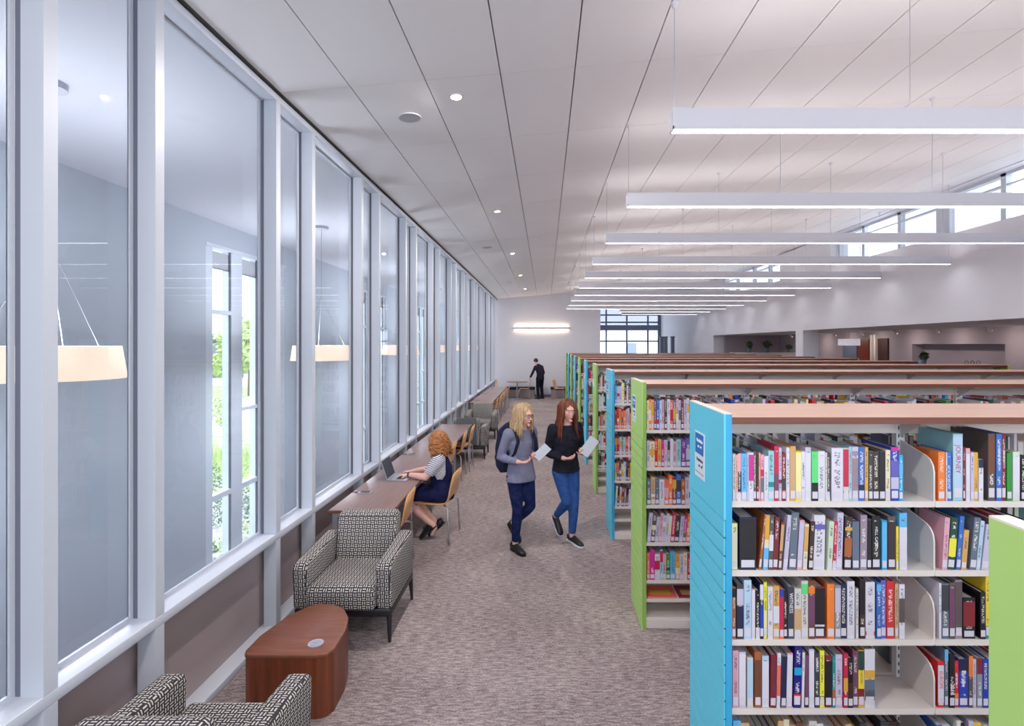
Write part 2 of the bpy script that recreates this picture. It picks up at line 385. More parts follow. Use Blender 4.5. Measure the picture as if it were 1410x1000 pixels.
# right wall: upper band with clerestory openings, carried on piers
wr = MB()
ZS, ZO = 2.74, 4.368
def wy(px): return 720*XR/(px-751)
wr.box(XR, XR+.45, -4.2, gy, ZS, ZO)
openings = [(wy(1144), 3.4), (wy(990), wy(1074))]
segs = [(wy(1144), wy(1074)), (wy(990), gy)]
for (ya, yb) in segs: wr.box(XR, XR+.45, ya, yb, ZO, 5.6)
wr.box(XR, XR+.45, -4.2, gy, 5.20, 5.6)
wr.box(XR, XR+.45, 15.2, 15.65, 0, ZS); wr.box(XR, XR+.45, 23.3, gy, 0, ZS); wr.box(XR, XR+.45, -4.2, -3.7, 0, ZS)
struct(B('wall_right', wr, M['white_paint']))
def clerestory(name, ya, yb, posts):
    f = MB()
    for (p, w) in posts: f.box(XR+.20, XR+.30, p-w, p+w, ZO, 5.2)
    f.box(XR+.20, XR+.30, ya, yb, ZO, ZO+.05); f.box(XR+.20, XR+.30, ya, yb, 5.15, 5.2); f.box(XR+.21, XR+.28, ya, yb, 4.98, 5.01)
    o = struct(B(name, f, M['alu']))
    ps = sorted([p for p, _ in posts])
    for i in range(len(ps)-1):
        g = MB(); x = XR+.25; g.add([(x, ps[i], ZO), (x, ps[i+1], ZO), (x, ps[i+1], 5.2), (x, ps[i], 5.2)], [(0, 1, 2, 3)]); B('glass_pane', g, M['glass_out'], o)
clerestory('window_2', -4.2, 13.74, [(13.7, .04), (12.65, .05), (11.37, .05), (10.12, .17), (8.78, .05), (7.5, .05), (6.2, .17), (4.8, .05), (3.4, .05), (2, .17), (.6, .05), (-.9, .05), (-2.3, .17), (-4.1, .05)])
clerestory('window_3', wy(1074), wy(990), [(wy(1074)+.04, .04), (wy(1051), .05), (wy(1030), .07), (21, .05), (wy(990)-.04, .04)])
# behind the camera: unseen open frame, added to let sky light in
f = MB()
for x in [-2.3+1.63*i for i in range(7)]: f.box(x-.04, x+.04, -4.3, -4.2, 0, 5.3)
for z in (.05, 2.6, 5.2): f.box(-2.3, XR+.2, -4.3, -4.2, z-.05, z+.05)
struct(B('window_4', f, M['alu']))
# side room behind the piers
struct(box('ceiling_side_room', XR+.45, 10.6, -4.2, gy, ZS, ZS+.12, M['white_paint']))
sr = MB(); XB = 10.4
def sy(px): return 720*XB/(px-751)
sr.box(XB+.35, XB+.5, -4.2, gy, 0, ZS)
for (ya, yb, z0, z1) in [(-4.2, sy(1384), 0, ZS), (sy(1384), sy(1256), CH+.02, ZS), (sy(1384), sy(1256), 0, .9), (sy(1256), sy(1145), 0, ZS), (sy(1145), 22.95, 0, ZS), (22.9, gy, 0, ZS)]:
    sr.box(XB, XB+.35, ya, yb, z0, z1)
struct(B('wall_side_room', sr, M['dark_room']))
struct(box('partition_side_room', XR+.45, XB+.3, 23.2, 23.4, 0, ZS, M['dark_room']))
struct(box('partition_near_side', XR+.45, XB+.3, -4.2, -4.0, 0, ZS, M['dark_room']))
d = MB(); d.box(XB-.05, XB, sy(1198), sy(1183), 0, ZS-.22)
struct(B('door_1', d, M['door_wood']))
struct(box('door_2', XB-.05, XB, sy(1224), sy(1211), 0, ZS-.22, mat('dark_brown_door', (70, 44, 42), .5)))
struct(box('window_5', XB-.04, XB, sy(1181), sy(1162), .9, ZS-.3, M['dark_frame']))
tr = MB()
for p in (1204, 1209): tr.box(XB-.12, XB, sy(p+1.6), sy(p-1.0), 0, ZS-.1)
struct(B('trim_1', tr, M['white_steel']))

# room beyond the left glass: double height, with tall outside windows
XO, ZG = -5.5, -1.55
struct(box('ceiling_outer_room', XO-.3, -2.33, -4.2, 40, 4.38, 4.5, M['white_paint']))
struct(box('floor_outer_room', XO-.3, -2.33, -4.2, 40, ZG-.15, ZG, mat('outer_floor', (150, 140, 136), .6)))
M['outer_paint'] = mat('cool_grey_paint', (206, 213, 222), .75)
ow = MB(); groups = [8.47-6.9, 8.47, 15.37, 22.27, 29.2]; prev = -4.2
for g in groups:
    ow.box(XO-.25, XO, prev, g, ZG, 4.38); ow.box(XO-.25, XO, g, g+2.6, 4.0, 4.38); prev = g+2.6
ow.box(XO-.25, XO, prev, 40, ZG, 4.38); ow.box(XO-.3, -2.33, 39.8, 40, ZG, 4.38); ow.box(XO-.3, -2.33, -4.3, -4.2, ZG, 4.38)
ow.box(-2.33, -2.18, -4.2, 40, ZG, 0)
struct(B('wall_outer_room', ow, M['outer_paint']))
M['blind'] = mat('roller_blind_cloth', (206, 208, 212), .9)
for gi, g in enumerate(groups):
    f = MB(); xa, xb = XO-.18, XO-.02
    for (a_, c_) in ((0, .2), (.72, 1.05), (1.57, 1.90), (2.42, 2.6)): f.box(xa, xb, g+a_, g+c_, ZG, 4.0)
    f.box(xa, xb+.03, g, g+2.6, 3.94, 4.0); f.box(xa, xb, g, g+2.6, ZG, ZG+.12)
    f.box(xa+.05, xb, g+.2, g+.72, 2.84, 2.91); f.box(xa+.05, xb, g+.2, g+.72, -.29, -.20); f.box(xa+.05, xb, g+1.05, g+1.57, 1.12, 1.18)
    f.box(xa+.05, xb, g+1.9, g+2.42, 2.84, 2.91); f.box(xa+.05, xb, g+1.05, g+1.57, -.29, -.2)
    o = struct(B('window_%d' % (6+gi), f, M['outer_frame']))
    e = MB()
    for s0, s1 in ((.2, .72), (1.05, 1.57), (1.9, 2.42)):
        for yy in (s0, s1-.018): e.box(XO-.06, XO-.03, g+yy, g+yy+.012, ZG+.12, 3.94)
    B('dark_gasket', e, M['alu_dark'], o)['kind'] = 'stuff'
    for a_, c_ in ((.2, .72), (1.05, 1.57), (1.9, 2.42)):
        q_ = MB(); x = XO-.1; q_.add([(x, g+a_, ZG+.1), (x, g+c_, ZG+.1), (x, g+c_, 3.95), (x, g+a_, 3.95)], [(0, 1, 2, 3)]); B('glass_pane', q_, M['glass_out'], o)
        q_ = MB(); q_.box(XO-.07, XO-.066, g+a_, g+c_, 3.62, 3.90); B('roller_blind', q_, M['blind'], o)
        q_ = MB(); q_.box(XO-.075, XO-.06, g+a_, g+c_, 3.60, 3.625); B('blind_rail', q_, M['silver'], o)

# ---------------------------------------------------------------- outdoors
gr = MB(); gr.box(-260, XO-.3, -60, 15.5, ZG-.25, ZG-.05); gr.box(-260, 60, 40.2, 41, ZG-.3, ZG-.06)
struct(B('ground_gravel', gr, M['gravel']))
gr = MB(); gr.box(-260, XO-.3, 15.5, 24, ZG-.25, ZG-.03); gr.box(-260, XO-.3, 38, 300, ZG-.25, ZG-.03)
struct(B('ground_lawn', gr, M['lawn']))
struct(box('road', -260, XO-.3, 24, 38, ZG-.25, ZG-.04, M['asphalt']))
def leafy(b, c, r, n, size, seed, flat=1.0):
    q = random.Random(seed)
    for _ in range(n):
        while True:
            p = Vector((q.uniform(-1, 1), q.uniform(-1, 1), q.uniform(-1, 1)))
            if .35 < p.length < 1: break
        p = Vector((c[0]+p.x*r[0], c[1]+p.y*r[1], c[2]+p.z*r[2]))
        u = Vector((q.uniform(-1, 1), q.uniform(-1, 1), q.uniform(-1, 1))).normalized()*size*q.uniform(.6, 1.2)
        w = u.orthogonal().normalized()*size*.6
        b.add([p-u, p+w, p+u, p-w], [(0, 1, 2, 3)])
def tree(x, y, h, cr, mt, label, seed, trunk=.06, n=900):
    t = thing('tree', label, 'tree', (x, y, ZG-.03), 0, 'trees outside the windows')
    b = MB(); b.tube([(0, 0, 0), (.03, .02, h*.35), (0, 0, h*.7)], [trunk, trunk*.8, trunk*.4], 8)
    for a_ in range(4): b.tube([(0, 0, h*(.35+.06*a_)), (math.cos(a_*1.7)*cr*.6, math.sin(a_*1.7)*cr*.6, h*.72)], [trunk*.5, trunk*.15], 6)
    B('trunk', b, M['bark'], t)
    b = MB(); leafy(b, (0, 0, h*.66), (cr, cr, h*.34), n, cr*.12, seed); B('crown', b, mt, t)
def dirx(px, y): return (px-751)/720*y
tree(dirx(343, 40), 40, 6.0, 2.3, M['leaf'], 'tall pale green tree across the road outside the first tall window', 1, .12)
tree(dirx(309, 21), 21, 1.9, .5, M['leaf'], 'young sapling on the lawn this side of the road', 2, .03, 500)
tree(dirx(316, 44), 44, 3.4, 1.6, M['leaf'], 'small round tree beside the white house across the road', 3, .08)
tree(dirx(300, 64), 64, 5.2, 3.0, M['leaf_dark'], 'dark grey-green tree standing behind the white house', 4, .15)
tree(dirx(330, 70), 70, 5.0, 2.8, M['leaf_dark'], 'dark tree on the skyline between the two window panes', 8, .15)
tree(dirx(504, 46), 46, 6.0, 2.0, M['leaf'], 'pale green tree seen through the second tall window', 5, .12)
tree(dirx(516, 60), 60, 7.0, 2.6, M['leaf_dark'], 'dark tree far off in the second tall window', 6, .15)
tree(dirx(505, 30), 30, 2.6, .8, M['leaf'], 'thin sapling by the road in the second tall window', 7, .04, 500)
def house(x, y, w, d_, h, label):
    t = thing('house', label, 'house', (x, y, ZG-.05), .2)
    b = MB(); b.box(-w/2, w/2, -d_/2, d_/2, 0, h); B('house_wall', b, M['white_paint'], t)
    b = MB(); b.prism([(-w/2-.3, h), (w/2+.3, h), (0, h+w*.22)], 'y', -d_/2-.3, d_/2+.3); B('roof', b, M['roof'], t)
    for i in (-.3, .1, .33): box('window', w*i-.5, w*i+.5, -d_/2-.04, -d_/2, h*.35, h*.75, M['dark_frame'], t)
house(dirx(303, 52), 52, 8, 6, 2.3, 'white bungalow with a grey roof beyond the road')
house(dirx(345, 80), 80, 12, 8, 3.6, 'wide pale house on the skyline behind the tall tree')
house(6, 62, 26, 10, 5.5, 'large pale building seen through the end glazing of the hall')
house(dirx(510, 90), 90, 12, 8, 3.6, 'pale house at the end of the view in the second window')
q = random.Random(5)
cl = [('leaf', 'low green shrub'), ('leaf_dark', 'low grey-green shrub')]
taken = []
for i in range(400):
    yy = q.uniform(9.0, 15.4); px = q.uniform(286, 357)
    x = min(dirx(px, yy), XO-.6)
    if any((x-u)**2+(yy-v_)**2 < .62**2 for u, v_ in taken) or len(taken) > 26: continue
    taken.append((x, yy))
    kind, nm = cl[len(taken) % 2]; s_ = q.uniform(.18, .34)
    b = MB(); leafy(b, (0, 0, s_*.8), (s_, s_, s_*.8), 130, s_*.13, 40+i)
    o = B('shrub', b, M[kind], None); o.location = (x, yy, ZG-.05)
    tag(o, nm+' in the gravel bed below the first tall window', 'shrub', nm+'s in the gravel bed')
b = MB()
for i in range(1400):
    x, yy = q.uniform(-16, XO-.6), q.uniform(15.6, 18.5); h = q.uniform(.25, .6); a_ = q.uniform(-.15, .15)
    b.add([(x, yy, ZG-.05), (x+.05, yy, ZG-.05), (x+.02+a_, yy+a_, ZG+h)], [(0, 1, 2)])
tag(B('tall_grass', b, M['leaf']), 'fringe of long green grass between gravel bed and road', 'grass', None, 'stuff')

# ---------------------------------------------------------------- lamps
XL, XRP = .856, 7.29
def pendant(y, x0, x1, label):
    t = thing('linear_pendant', label, 'lamp', ((x0+x1)/2, y, 3.77), 0, 'long white pendants over the bookcases')
    L = (x1-x0)/2; b = MB(); b.box(-L, L, -.045, .045, .02, .122); b.box(-L, L, -.045, -.041, .122, .14); b.box(-L, L, .041, .045, .122, .14); b.box(-L, L, -.045, -.037, 0, .02); b.box(-L, L, .037, .045, 0, .02)
    b.box(-L, -L+.008, -.045, .045, 0, .02); b.box(L-.008, L, -.045, .045, 0, .02)
    B('housing', b, M['pend'], t)
    box('diffuser', -L+.008, L-.008, -.037, .037, .002, .02, M['lamp'], t)
    box('uplight_strip', -L+.05, L-.05, -.038, .038, .122, .126, M['lamp_up'], t)
    n = max(2, round(2*L/1.5)+1)
    for i in range(n):
        xx = -L+.02+(2*L-.04)*i/(n-1); top = zc(t.location.x+xx)-3.77
        b = MB(); b.tube([(xx, 0, .127), (xx, 0, top-.02)], .0022, 5); c = B('suspension_cable', b, M['silver'], t)
        b = MB(); b.tube([(xx, 0, top-.035), (xx, 0, top-.001)], [.008, .03], 10); B('ceiling_canopy', b, M['pend'], c)
ORD = ['first', 'second', 'third', 'fourth', 'fifth', 'sixth', 'seventh', 'eighth', 'ninth', 'tenth', 'eleventh', 'twelfth', 'thirteenth', 'fourteenth', 'fifteenth',
       'sixteenth', 'seventeenth', 'eighteenth', 'nineteenth', 'twentieth']
for i in range(10):
    where = ['over the aisle behind the front blue bookcase', 'over the aisle behind the front green bookcase'] + ['']*8
    pendant(3.55+MOD*i, XL, XRP, 'long white linear pendant lamp, '+(where[i] or ORD[i]+' in the row above the bookcases'))
pendant(3.55+MOD*10, 3.3, XRP, 'shorter linear pendant just past the end of the far wall')
pendant(3.55+MOD*11, 3.66, XRP, 'short linear pendant in the hall before the tall end glazing')
pendant(3.55-MOD, XL, XRP, 'long white linear pendant lamp above the front blue bookcase')
pendant(3.55-2*MOD, XL, XRP, 'long white linear pendant lamp in front of the lime end panel')
for i in range(-2, 5):  # the two behind the camera are unseen extras added for more light
    y = 4.57+3.914*i; x = -.78; z = zc(x)
    t = thing('downlight', 'small round recessed downlight in the ceiling, '+(ORD[i]+' along the aisle' if i >= 0 else ['one', 'two'][-i-1]+' added behind the camera'), 'lamp', (x, y, z), 0, 'downlights over the aisle')
    b = MB(); b.disc(0, 0, -.006, .062, .01); o = B('trim_ring', b, M['pend'], t); o.rotation_euler = (0, -.088, 0)
    b = MB(); b.disc(0, 0, -.009, .046, .004); o = B('lamp_face', b, M['warm'], t); o.rotation_euler = (0, -.088, 0)
    ld = bpy.data.lights.new('downlight_beam', 'AREA'); ld.shape = 'DISK'; ld.size = .08; ld.energy = 55; ld.color = (1, .96, .93); lo = bpy.data.objects.new('downlight_beam', ld); COL.objects.link(lo); lo.parent = t; lo.location = (0, 0, -.012)
for i, y in enumerate((4.89, 11.4, 17.9)):
    x = -1.27
    t = thing('ceiling_speaker', 'round grey ceiling speaker '+['beside the first downlight', 'further along above the armchairs', 'above the distant study counter'][i], 'speaker', (x, y, zc(x)), 0, 'ceiling speakers')
    t.rotation_euler = (0, -.088, 0)
    b = MB(); b.disc(0, 0, -.006, .098, .008, 28); B('speaker_grille', b, M['speaker'], t)
    b = MB()
    for k in range(28):
        a0, a1 = 2*PI*k/28, 2*PI*(k+1)/28
        b.add([(math.cos(a)*r, math.sin(a)*r, z) for a in (a0, a1) for r in (.098, .106) for z in (-.009, 0)], [(0,1,3,2),(4,6,7,5),(0,4,5,1),(2,3,7,6),(0,2,6,4),(1,5,7,3)])
    B('speaker_rim', b, M['pend'], t)
t = thing('wall_lamp', 'glowing linear lamp fixed across the white far wall', 'lamp', (-.18, YF-.06, 3.07))
box('housing', -1.25, 1.25, -.04, .06, -.05, .05, M['pend'], t)
box('upper_strip', -1.2, 1.2, -.03, .04, .05, .075, M['warm'], t); box('lower_strip', -1.2, 1.2, -.03, .04, -.075, -.05, M['warm'], t)
for i, y in enumerate((4.1, 9.1, 14.1, 19.1, 24.1, 29.1)):
    t = thing('drum_pendant', 'large cream glowing drum lamp beyond the glass, '+ORD[i]+' from the camera end', 'lamp', (-3.9, y, 2.05), 0, 'drum lamps in the room behind the glass')
    b = MB(); n = 36
    ring = [(math.cos(2*PI*k/n), math.sin(2*PI*k/n)) for k in range(n)]
    vs = [(c_*.49, s_*.49, 0) for c_, s_ in ring]+[(c_*.455, s_*.455, .26) for c_, s_ in ring]
    b.add(vs, [(k, (k+1) % n, n+(k+1) % n, n+k) for k in range(n)]); B('lamp_shade', b, M['drum'], t)
    b = MB(); b.disc(0, 0, .20, .45, .01, 36); o = B('top_fill_disc', b, M['drum_up'], t)  # unseen glowing disc added to brighten the outer room's ceiling
    b = MB(); b.disc(0, 0, .02, .475, .01, 36); o = B('bottom_fill_disc', b, M['drum_down'], t)  # unseen glowing disc added to brighten the lower outer walls
    b = MB()
    for k in range(3): b.tube([(0, 0, 1.1), (.4*math.cos(k*2.1), .4*math.sin(k*2.1), .26)], .003, 5)
    b.tube([(0, 0, 1.1), (0, 0, 2.3)], .004, 5); B('cable', b, M['silver'], t)
    b = MB(); b.disc(0, 0, 2.28, .12, .05); B('ceiling_plate', b, M['pend'], t)
for i, (px, y) in enumerate(((1169, 16.0), (1240, 15.6))):
    t = thing('drum_pendant', 'white drum lamp in the side room '+['before the red-brown door', 'left of the wall niche'][i], 'lamp', ((px-751)/720*y, y, CH-.02), 0, 'white drum lamps in the side room')
    b = MB(); b.tube([(0, 0, 0), (0, 0, .2)], (.3, .17)[i], 28); B('lamp_shade', b, mat('white_shade', (225, 222, 232), .7, emit=(235, 230, 240), es=.35), t)
    b = MB(); b.tube([(0, 0, .2), (0, 0, ZS-CH+.02)], .006, 6); B('cable', b, M['silver'], t)
for i in range(9):
    y = 8.4+1.55*i
    if i == 4: pass
    t = thing('spotlight', 'small white track spotlight on the side room ceiling, '+ORD[i]+' from the camera end', 'lamp', (9.75, y, ZS), 0, 'side room spotlights')
    b = MB(); b.tube([(0, 0, -.02), (0, 0, 0)], .03, 10); B('mount', b, M['white_steel'], t)
    b = MB(); b.tube([(0, 0, -.03), (.05, 0, -.11)], [.032, .04], 12); B('lamp_head', b, M['white_steel'], t)
    b = MB(); b.tube([(.05, 0, -.109), (.052, 0, -.113)], .034, 12); B('lamp_face', b, M['warm'], t)
    ld = bpy.data.lights.new('spotlight_beam', 'AREA'); ld.shape = 'DISK'; ld.size = .06; ld.energy = 3.2; ld.color = (1, .86, .78); lo = bpy.data.objects.new('spotlight_beam', ld); COL.objects.link(lo); lo.parent = t; lo.location = (.056, 0, -.118); lo.rotation_euler = (0, -.45, 0)
# ---------------------------------------------------------------- bookcases
PX0, PX1 = .786, .822          # end panel
SW = .914                      # section width
NS = 7
XEND = PX1+SW*NS
LEV = [1.621, 1.313, 1.004, .696, .388, .235, .085]
HW = .272
def stack_y(k): return 2.574+MOD*k if k >= 0 else .655
shelf_mesh = {}
def shelf_me(w):
    if w not in shelf_mesh:
        b = MB(); b.box(.003, w-.003, 0, .225, -.022, 0); b.box(.003, w-.003, -.004, .0, -.026, .001); shelf_mesh[w] = b.mesh('shelf', M['white_steel'])
    return shelf_mesh[w]
b = MB()
prof = [(.02, -.024), (.02, .13), (.027, .16), (.045, .183), (.07, .195), (.24, .235), (.24, -.024)]
b.prism([(p[0]-.022, p[1]) for p in prof], 'x', -.0035, .0035); bracket_me = b.mesh('shelf_bracket', M['white_steel'])
b = MB(); b.box(-.02, .02, -.018, .018, .03, 1.972); post_me = b.mesh('upright_post', M['post'])
b = MB(); b.prism([(-.018, 1.972), (-.018, 1.87), (-.05, 1.89), (-.2, 1.972)], 'x', -.002, .002); b.prism([(.018, 1.972), (.018, 1.87), (.05, 1.89), (.2, 1.972)], 'x', -.002, .002)
cb_me = b.mesh('canopy_bracket', M['white_steel'])
slat_me = {}
for c in ('blue', 'green'):
    b = MB(); b.box(-.008, 0, -HW+.002, HW-.002, .004, .076); slat_me[c] = b.mesh('slat', M[c])
def bookcase(k, c, label):
    y = stack_y(k)
    t = thing('bookcase', label, 'bookcase', (0, y, 0), 0, 'double-sided library bookcases')
    near = k in (0, 1)
    for e, (xa, xb, s) in enumerate(((PX0, PX1, 1), (XEND, XEND+.036, -1))):
        b = MB(); b.box(xa+(.008 if s > 0 else 0), xb-(.008 if s < 0 else 0), -HW, HW, 0, 2.014 if s > 0 else 1.998)
        p = B('end_panel', b, M[c+'_edge'], t)
        f = MB(); X = xa+.008 if s > 0 else xb-.008; xa2, xb2 = (xa, xa+.008) if s > 0 else (xb-.008, xb)
        tp = 2.014 if s > 0 else 1.998
        f.box(xa2, xb2, -HW, HW, 1.548, tp); o = B('face_board', f, M[c], p)
        box('kick_board', xa2, xb2, -HW, HW, 0, .028, M[c], p)
        box('top_strip', xa, xb, -HW, HW, tp, tp+.004, M['cap'], p)
        if s > 0: box('groove_shade_strip', xa+.0065, xa+.008, -HW+.001, HW-.001, .028, 1.548, M['groove_shade'], p)  # dark strip stands in for the shade inside the slat gaps
        if s > 0:
            for i in range(19):
                link('slat', slat_me[c], p, (xa+.008, 0, .028+.08*i))
    # sign on the aisle end
    if k >= 0:
        sg = box('sign_plate', PX0-.004, PX0, .005, .16, 1.645, 1.875, M['sign_white'], t, .0)
        s2 = box('sign_header', PX0-.0046, PX0-.004, .012, .153, 1.765, 1.868, M['sign_blue'], sg)
        if k < 3:
            R_ = (PI/2, 0, -PI/2)
            text('lettering', 'Nonfiction', .024, M['ink_white'], sg, (PX0-.005, .075, 1.832), R_, bold=.0006)
            text('lettering', '000 - 799', .017, M['ink_white'], sg, (PX0-.005, .075, 1.802), R_)
            text('lettering', 'Nonfiction', .024, M['ink'], sg, (PX0-.0044, .075, 1.735), R_, bold=.0004)
            text('lettering', '300 - 306', .017, M['ink'], sg, (PX0-.0044, .065, 1.705), R_)
            text('arrow', '>', .02, M['ink'], sg, (PX0-.0044, .025, 1.715), R_, bold=.001)
            box('rule', PX0-.0044, PX0-.004, .012, .153, 1.668, 1.671, M['ink'], sg)
    cb = box('canopy_top', PX1, XEND, -HW, HW, 1.973, 2.001, M['canopy'], t)
    ed = MB(); ed.box(PX1, XEND, -HW-.003, -HW, 1.971, 2.0005); B('edge_band', ed, M['canopy_edge'], cb)
    ed = MB(); ed.box(PX1, XEND, HW, HW+.003, 1.971, 2.0005); B('edge_band', ed, M['canopy_edge'], cb)
    box('top_channel', PX1, XEND, -.016, .016, 1.888, 1.973, M['white_steel'], t)
    box('back_rail', PX1, XEND, -.010, .010, .30, .36, M['white_steel'], t)
    kk = MB(); kk.box(PX1, XEND, -HW+.02, HW-.02, 0, .062); B('base', kk, M['white_steel'], t)
    for j in range(NS+1):
        x = PX1+SW*j+(.02 if j == 0 else -.02 if j == NS else 0)
        link('upright_post', post_me, t, (x, 0, 0)); 
        if 0 < j < NS: link('canopy_bracket', cb_me, t, (x, 0, 0))
    for side in (1, -1):
        for li, z in enumerate(LEV):
            if near and side == 1:
                for j in range(NS): link('shelf', shelf_me(SW), t, (PX1+SW*j, -HW+.034, z))
            else:
                o = link('shelf', shelf_me(round(SW*NS, 4)), t, (PX1 if side == 1 else XEND, (-HW+.034)*side, z)); o.rotation_euler = (0, 0, 0 if side == 1 else PI)
            if li < 5 and side == 1:
                for j in range(1, NS):
                    if k <= 1 or li == 0: link('shelf_bracket', bracket_me, t, (PX1+SW*j, -HW+.034, z))
    return t
cases = ['blue', 'green', 'blue', 'green', 'blue', 'green', 'blue', 'green', 'blue', 'green']
cl = ['front blue bookcase, its slatted end panel fully in view', 'green bookcase directly behind the front blue one']
for k, c in enumerate(cases):
    lab = cl[k] if k < 2 else '%s-ended bookcase, %s in the row counting from the front blue one' % (c, ORD[k])
    bookcase(k, c, lab)
bookcase(-1, 'green', 'lime-ended bookcase standing before the front blue one, only its end panel showing')

# ---------------------------------------------------------------- books
PAL = {
 'white': (212, 209, 220), 'off-white': (202, 198, 194), 'cream': (222, 210, 178), 'lilac': (190, 184, 208), 'pale blue': (176, 200, 222), 'sky blue': (96, 176, 226),
 'blue': (54, 104, 184), 'royal blue': (34, 62, 170), 'navy': (26, 30, 70), 'deep blue': (24, 20, 120), 'cyan': (30, 160, 210), 'teal': (36, 128, 134), 'light teal': (142, 196, 206),
 'green': (50, 140, 56), 'bright green': (96, 210, 120), 'dark green': (26, 70, 56), 'pale green': (196, 214, 190), 'yellow': (232, 204, 50), 'lemon': (226, 222, 60), 'pale yellow': (232, 226, 160),
 'mustard': (214, 162, 60), 'orange': (232, 124, 50), 'coral': (230, 108, 92), 'peach': (232, 168, 142), 'tan': (198, 160, 116), 'ochre': (206, 160, 92), 'brown': (110, 66, 46), 'copper': (166, 92, 52),
 'dark brown': (56, 38, 38), 'black': (24, 20, 28), 'charcoal': (58, 58, 66), 'grey': (140, 142, 152), 'slate': (96, 108, 126), 'taupe': (88, 78, 78), 'red': (206, 40, 48), 'crimson': (190, 32, 70),
 'maroon': (116, 34, 50), 'dark red': (130, 30, 40), 'magenta': (196, 40, 140), 'pink': (232, 150, 170), 'rose': (214, 160, 176), 'purple': (116, 60, 140), 'violet': (96, 92, 176), 'plum': (112, 66, 96), 'mauve': (150, 132, 150)}
def ocol(c):
    r = PAL[c] if isinstance(c, str) else c; return (lin(r[0]/255), lin(r[1]/255), lin(r[2]/255), 1)
# unit book: x across the spine (-.5..+.5), y from spine to fore-edge (0..1), z up
b = MB(); b.box(-.5, .5, 0, .03, 0, 1); b.box(-.5, -.42, .03, 1, 0, 1); b.box(.42, .5, .03, 1, 0, 1); book_me = b.mesh('book', M['cover'])
b = MB(); b.box(-.42, .42, .03, .97, .015, .975); pages_me = b.mesh('page_block', M['pages'])
b = MB(); b.box(-.40, .40, -.004, 0, .05, .19); label_me = b.mesh('spine_label', M['label'])
b = MB(); b.box(-.5, .5, -.003, .0, 0, 1); patch_me = b.mesh('spine_patch', M['patch'])
b = MB(); b.prism([(.5*math.cos(k*PI/8)*.6, .5+.5*math.sin(k*PI/8)*.1) for k in range(16)], 'y', -.006, -.003); dot_me = b.mesh('spine_dot', M['patch'])
books = []
def book(c, x, w, yf, z, h, d=.17, lean=0, patches=(), title=None, shelf='', lab=True):
    """x: left edge at the foot"""
    o = link('book', book_me, None, (x+w/2, yf, z)); o.scale = (w, d, h); o.rotation_euler = (0, -lean, 0); o.color = ocol(c)
    link('page_block', pages_me, o)
    if lab: link('spine_label', label_me, o)
    for (c2, a0, a1) in patches:
        p = link('spine_patch', patch_me, o, (0, 0, a0)); p.scale = (.98, 1, a1-a0); p.color = ocol(c2)
    if title:
        s, c2, size, zz = title
        e = text('spine_title', s, 1, title_mat(c2), o, (0, -.006, zz), (PI/2, PI/2, 0), 0)
        # the parent is scaled (w, d, h): undo that for the letters
        e.scale = (size/h, size/w, 1)
    books.append([o, c, w, h, shelf, len([q for q in books if q[4] == shelf])])
    return o
_tm = {}
def title_mat(c):
    if c not in _tm: _tm[c] = mat('lettering_'+c.replace(' ', '_'), {'w': (240, 240, 245), 'k': (40, 36, 56)}.get(c) or PAL[c], .5)
    return _tm[c]
PM = 720/2.335
def row(data, zx, y_img0, z, shelf, yf=2.335):
    """data rows in zoomed-crop pixels: (left, right, top, colour, extras)"""
    for i, it in enumerate(data):
        l, r, t, c = it[:4]; ex = it[4] if len(it) > 4 else {}
        pl, pr = zx[0]+l/zx[1], zx[0]+r/zx[1]; pt = y_img0+t/zx[1]
        x0, x1 = (pl-751)/PM, (pr-751)/PM; zt = CH-(pt-475)/PM
        nxt = None
        if i+1 < len(data) and data[i+1][0] > r-30*zx[1]/10 and data[i+1][0] < r+30: pass
        ex = dict(ex); d = ex.pop('d', R.uniform(.14, .19)); hh = min(zt-z, .280 if z < 1.6 else .30)
        book(c, x0, x1-x0-.0006, yf+ex.pop('in', 0)+R.uniform(0, .006), z+.001, hh, d, shelf=shelf, **ex)
Z10a, Z10b = (1005, 10), (1125, 10)
S1 = 'top shelf'; S2 = 'second shelf'; S3 = 'third shelf'; S4 = 'fourth shelf'
K0 = ' of the front blue bookcase'
row([(40,83,258,'off-white',{}),(83,112,265,'peach'),(112,160,250,'navy',{'patches':[('white',.0,.16),('rose',.62,1)]}),(163,238,255,'sky blue',{'patches':[('lilac',.0,.12)]}),(240,262,240,'lilac'),
     (262,328,240,'white',{'patches':[('magenta',.42,.96)]}),(330,372,225,'taupe'),(372,402,232,'maroon',{'patches':[('dark brown',.3,.95)]}),(404,428,245,'peach'),(428,472,268,'pink',{'patches':[('crimson',.53,.68),('slate',.14,.5)]}),
     (474,530,288,'white'),(532,612,217,'light teal',{'patches':[('teal',.28,.38)]}),(614,678,148,'crimson',{'patches':[('plum',.16,.5)],'d':.19}),(680,722,172,'lilac',{'patches':[('maroon',.33,.4)]}),(724,778,250,'dark red',{'patches':[('coral',.1,.22),('charcoal',.22,.48)]}),
     (780,828,170,'white'),(830,908,152,'ochre',{'patches':[('tan',.18,.9)],'d':.2}),(910,988,222,'yellow',{'patches':[('pale yellow',.12,.97)]}),(990,1043,225,'white'),(1045,1123,168,'lilac',{'patches':[('white',.0,.9)]}),
     (1130,1222,226,'bright green',{'patches':[('black',.0,.37)]})], Z10a, 600, LEV[0], S1+K0)
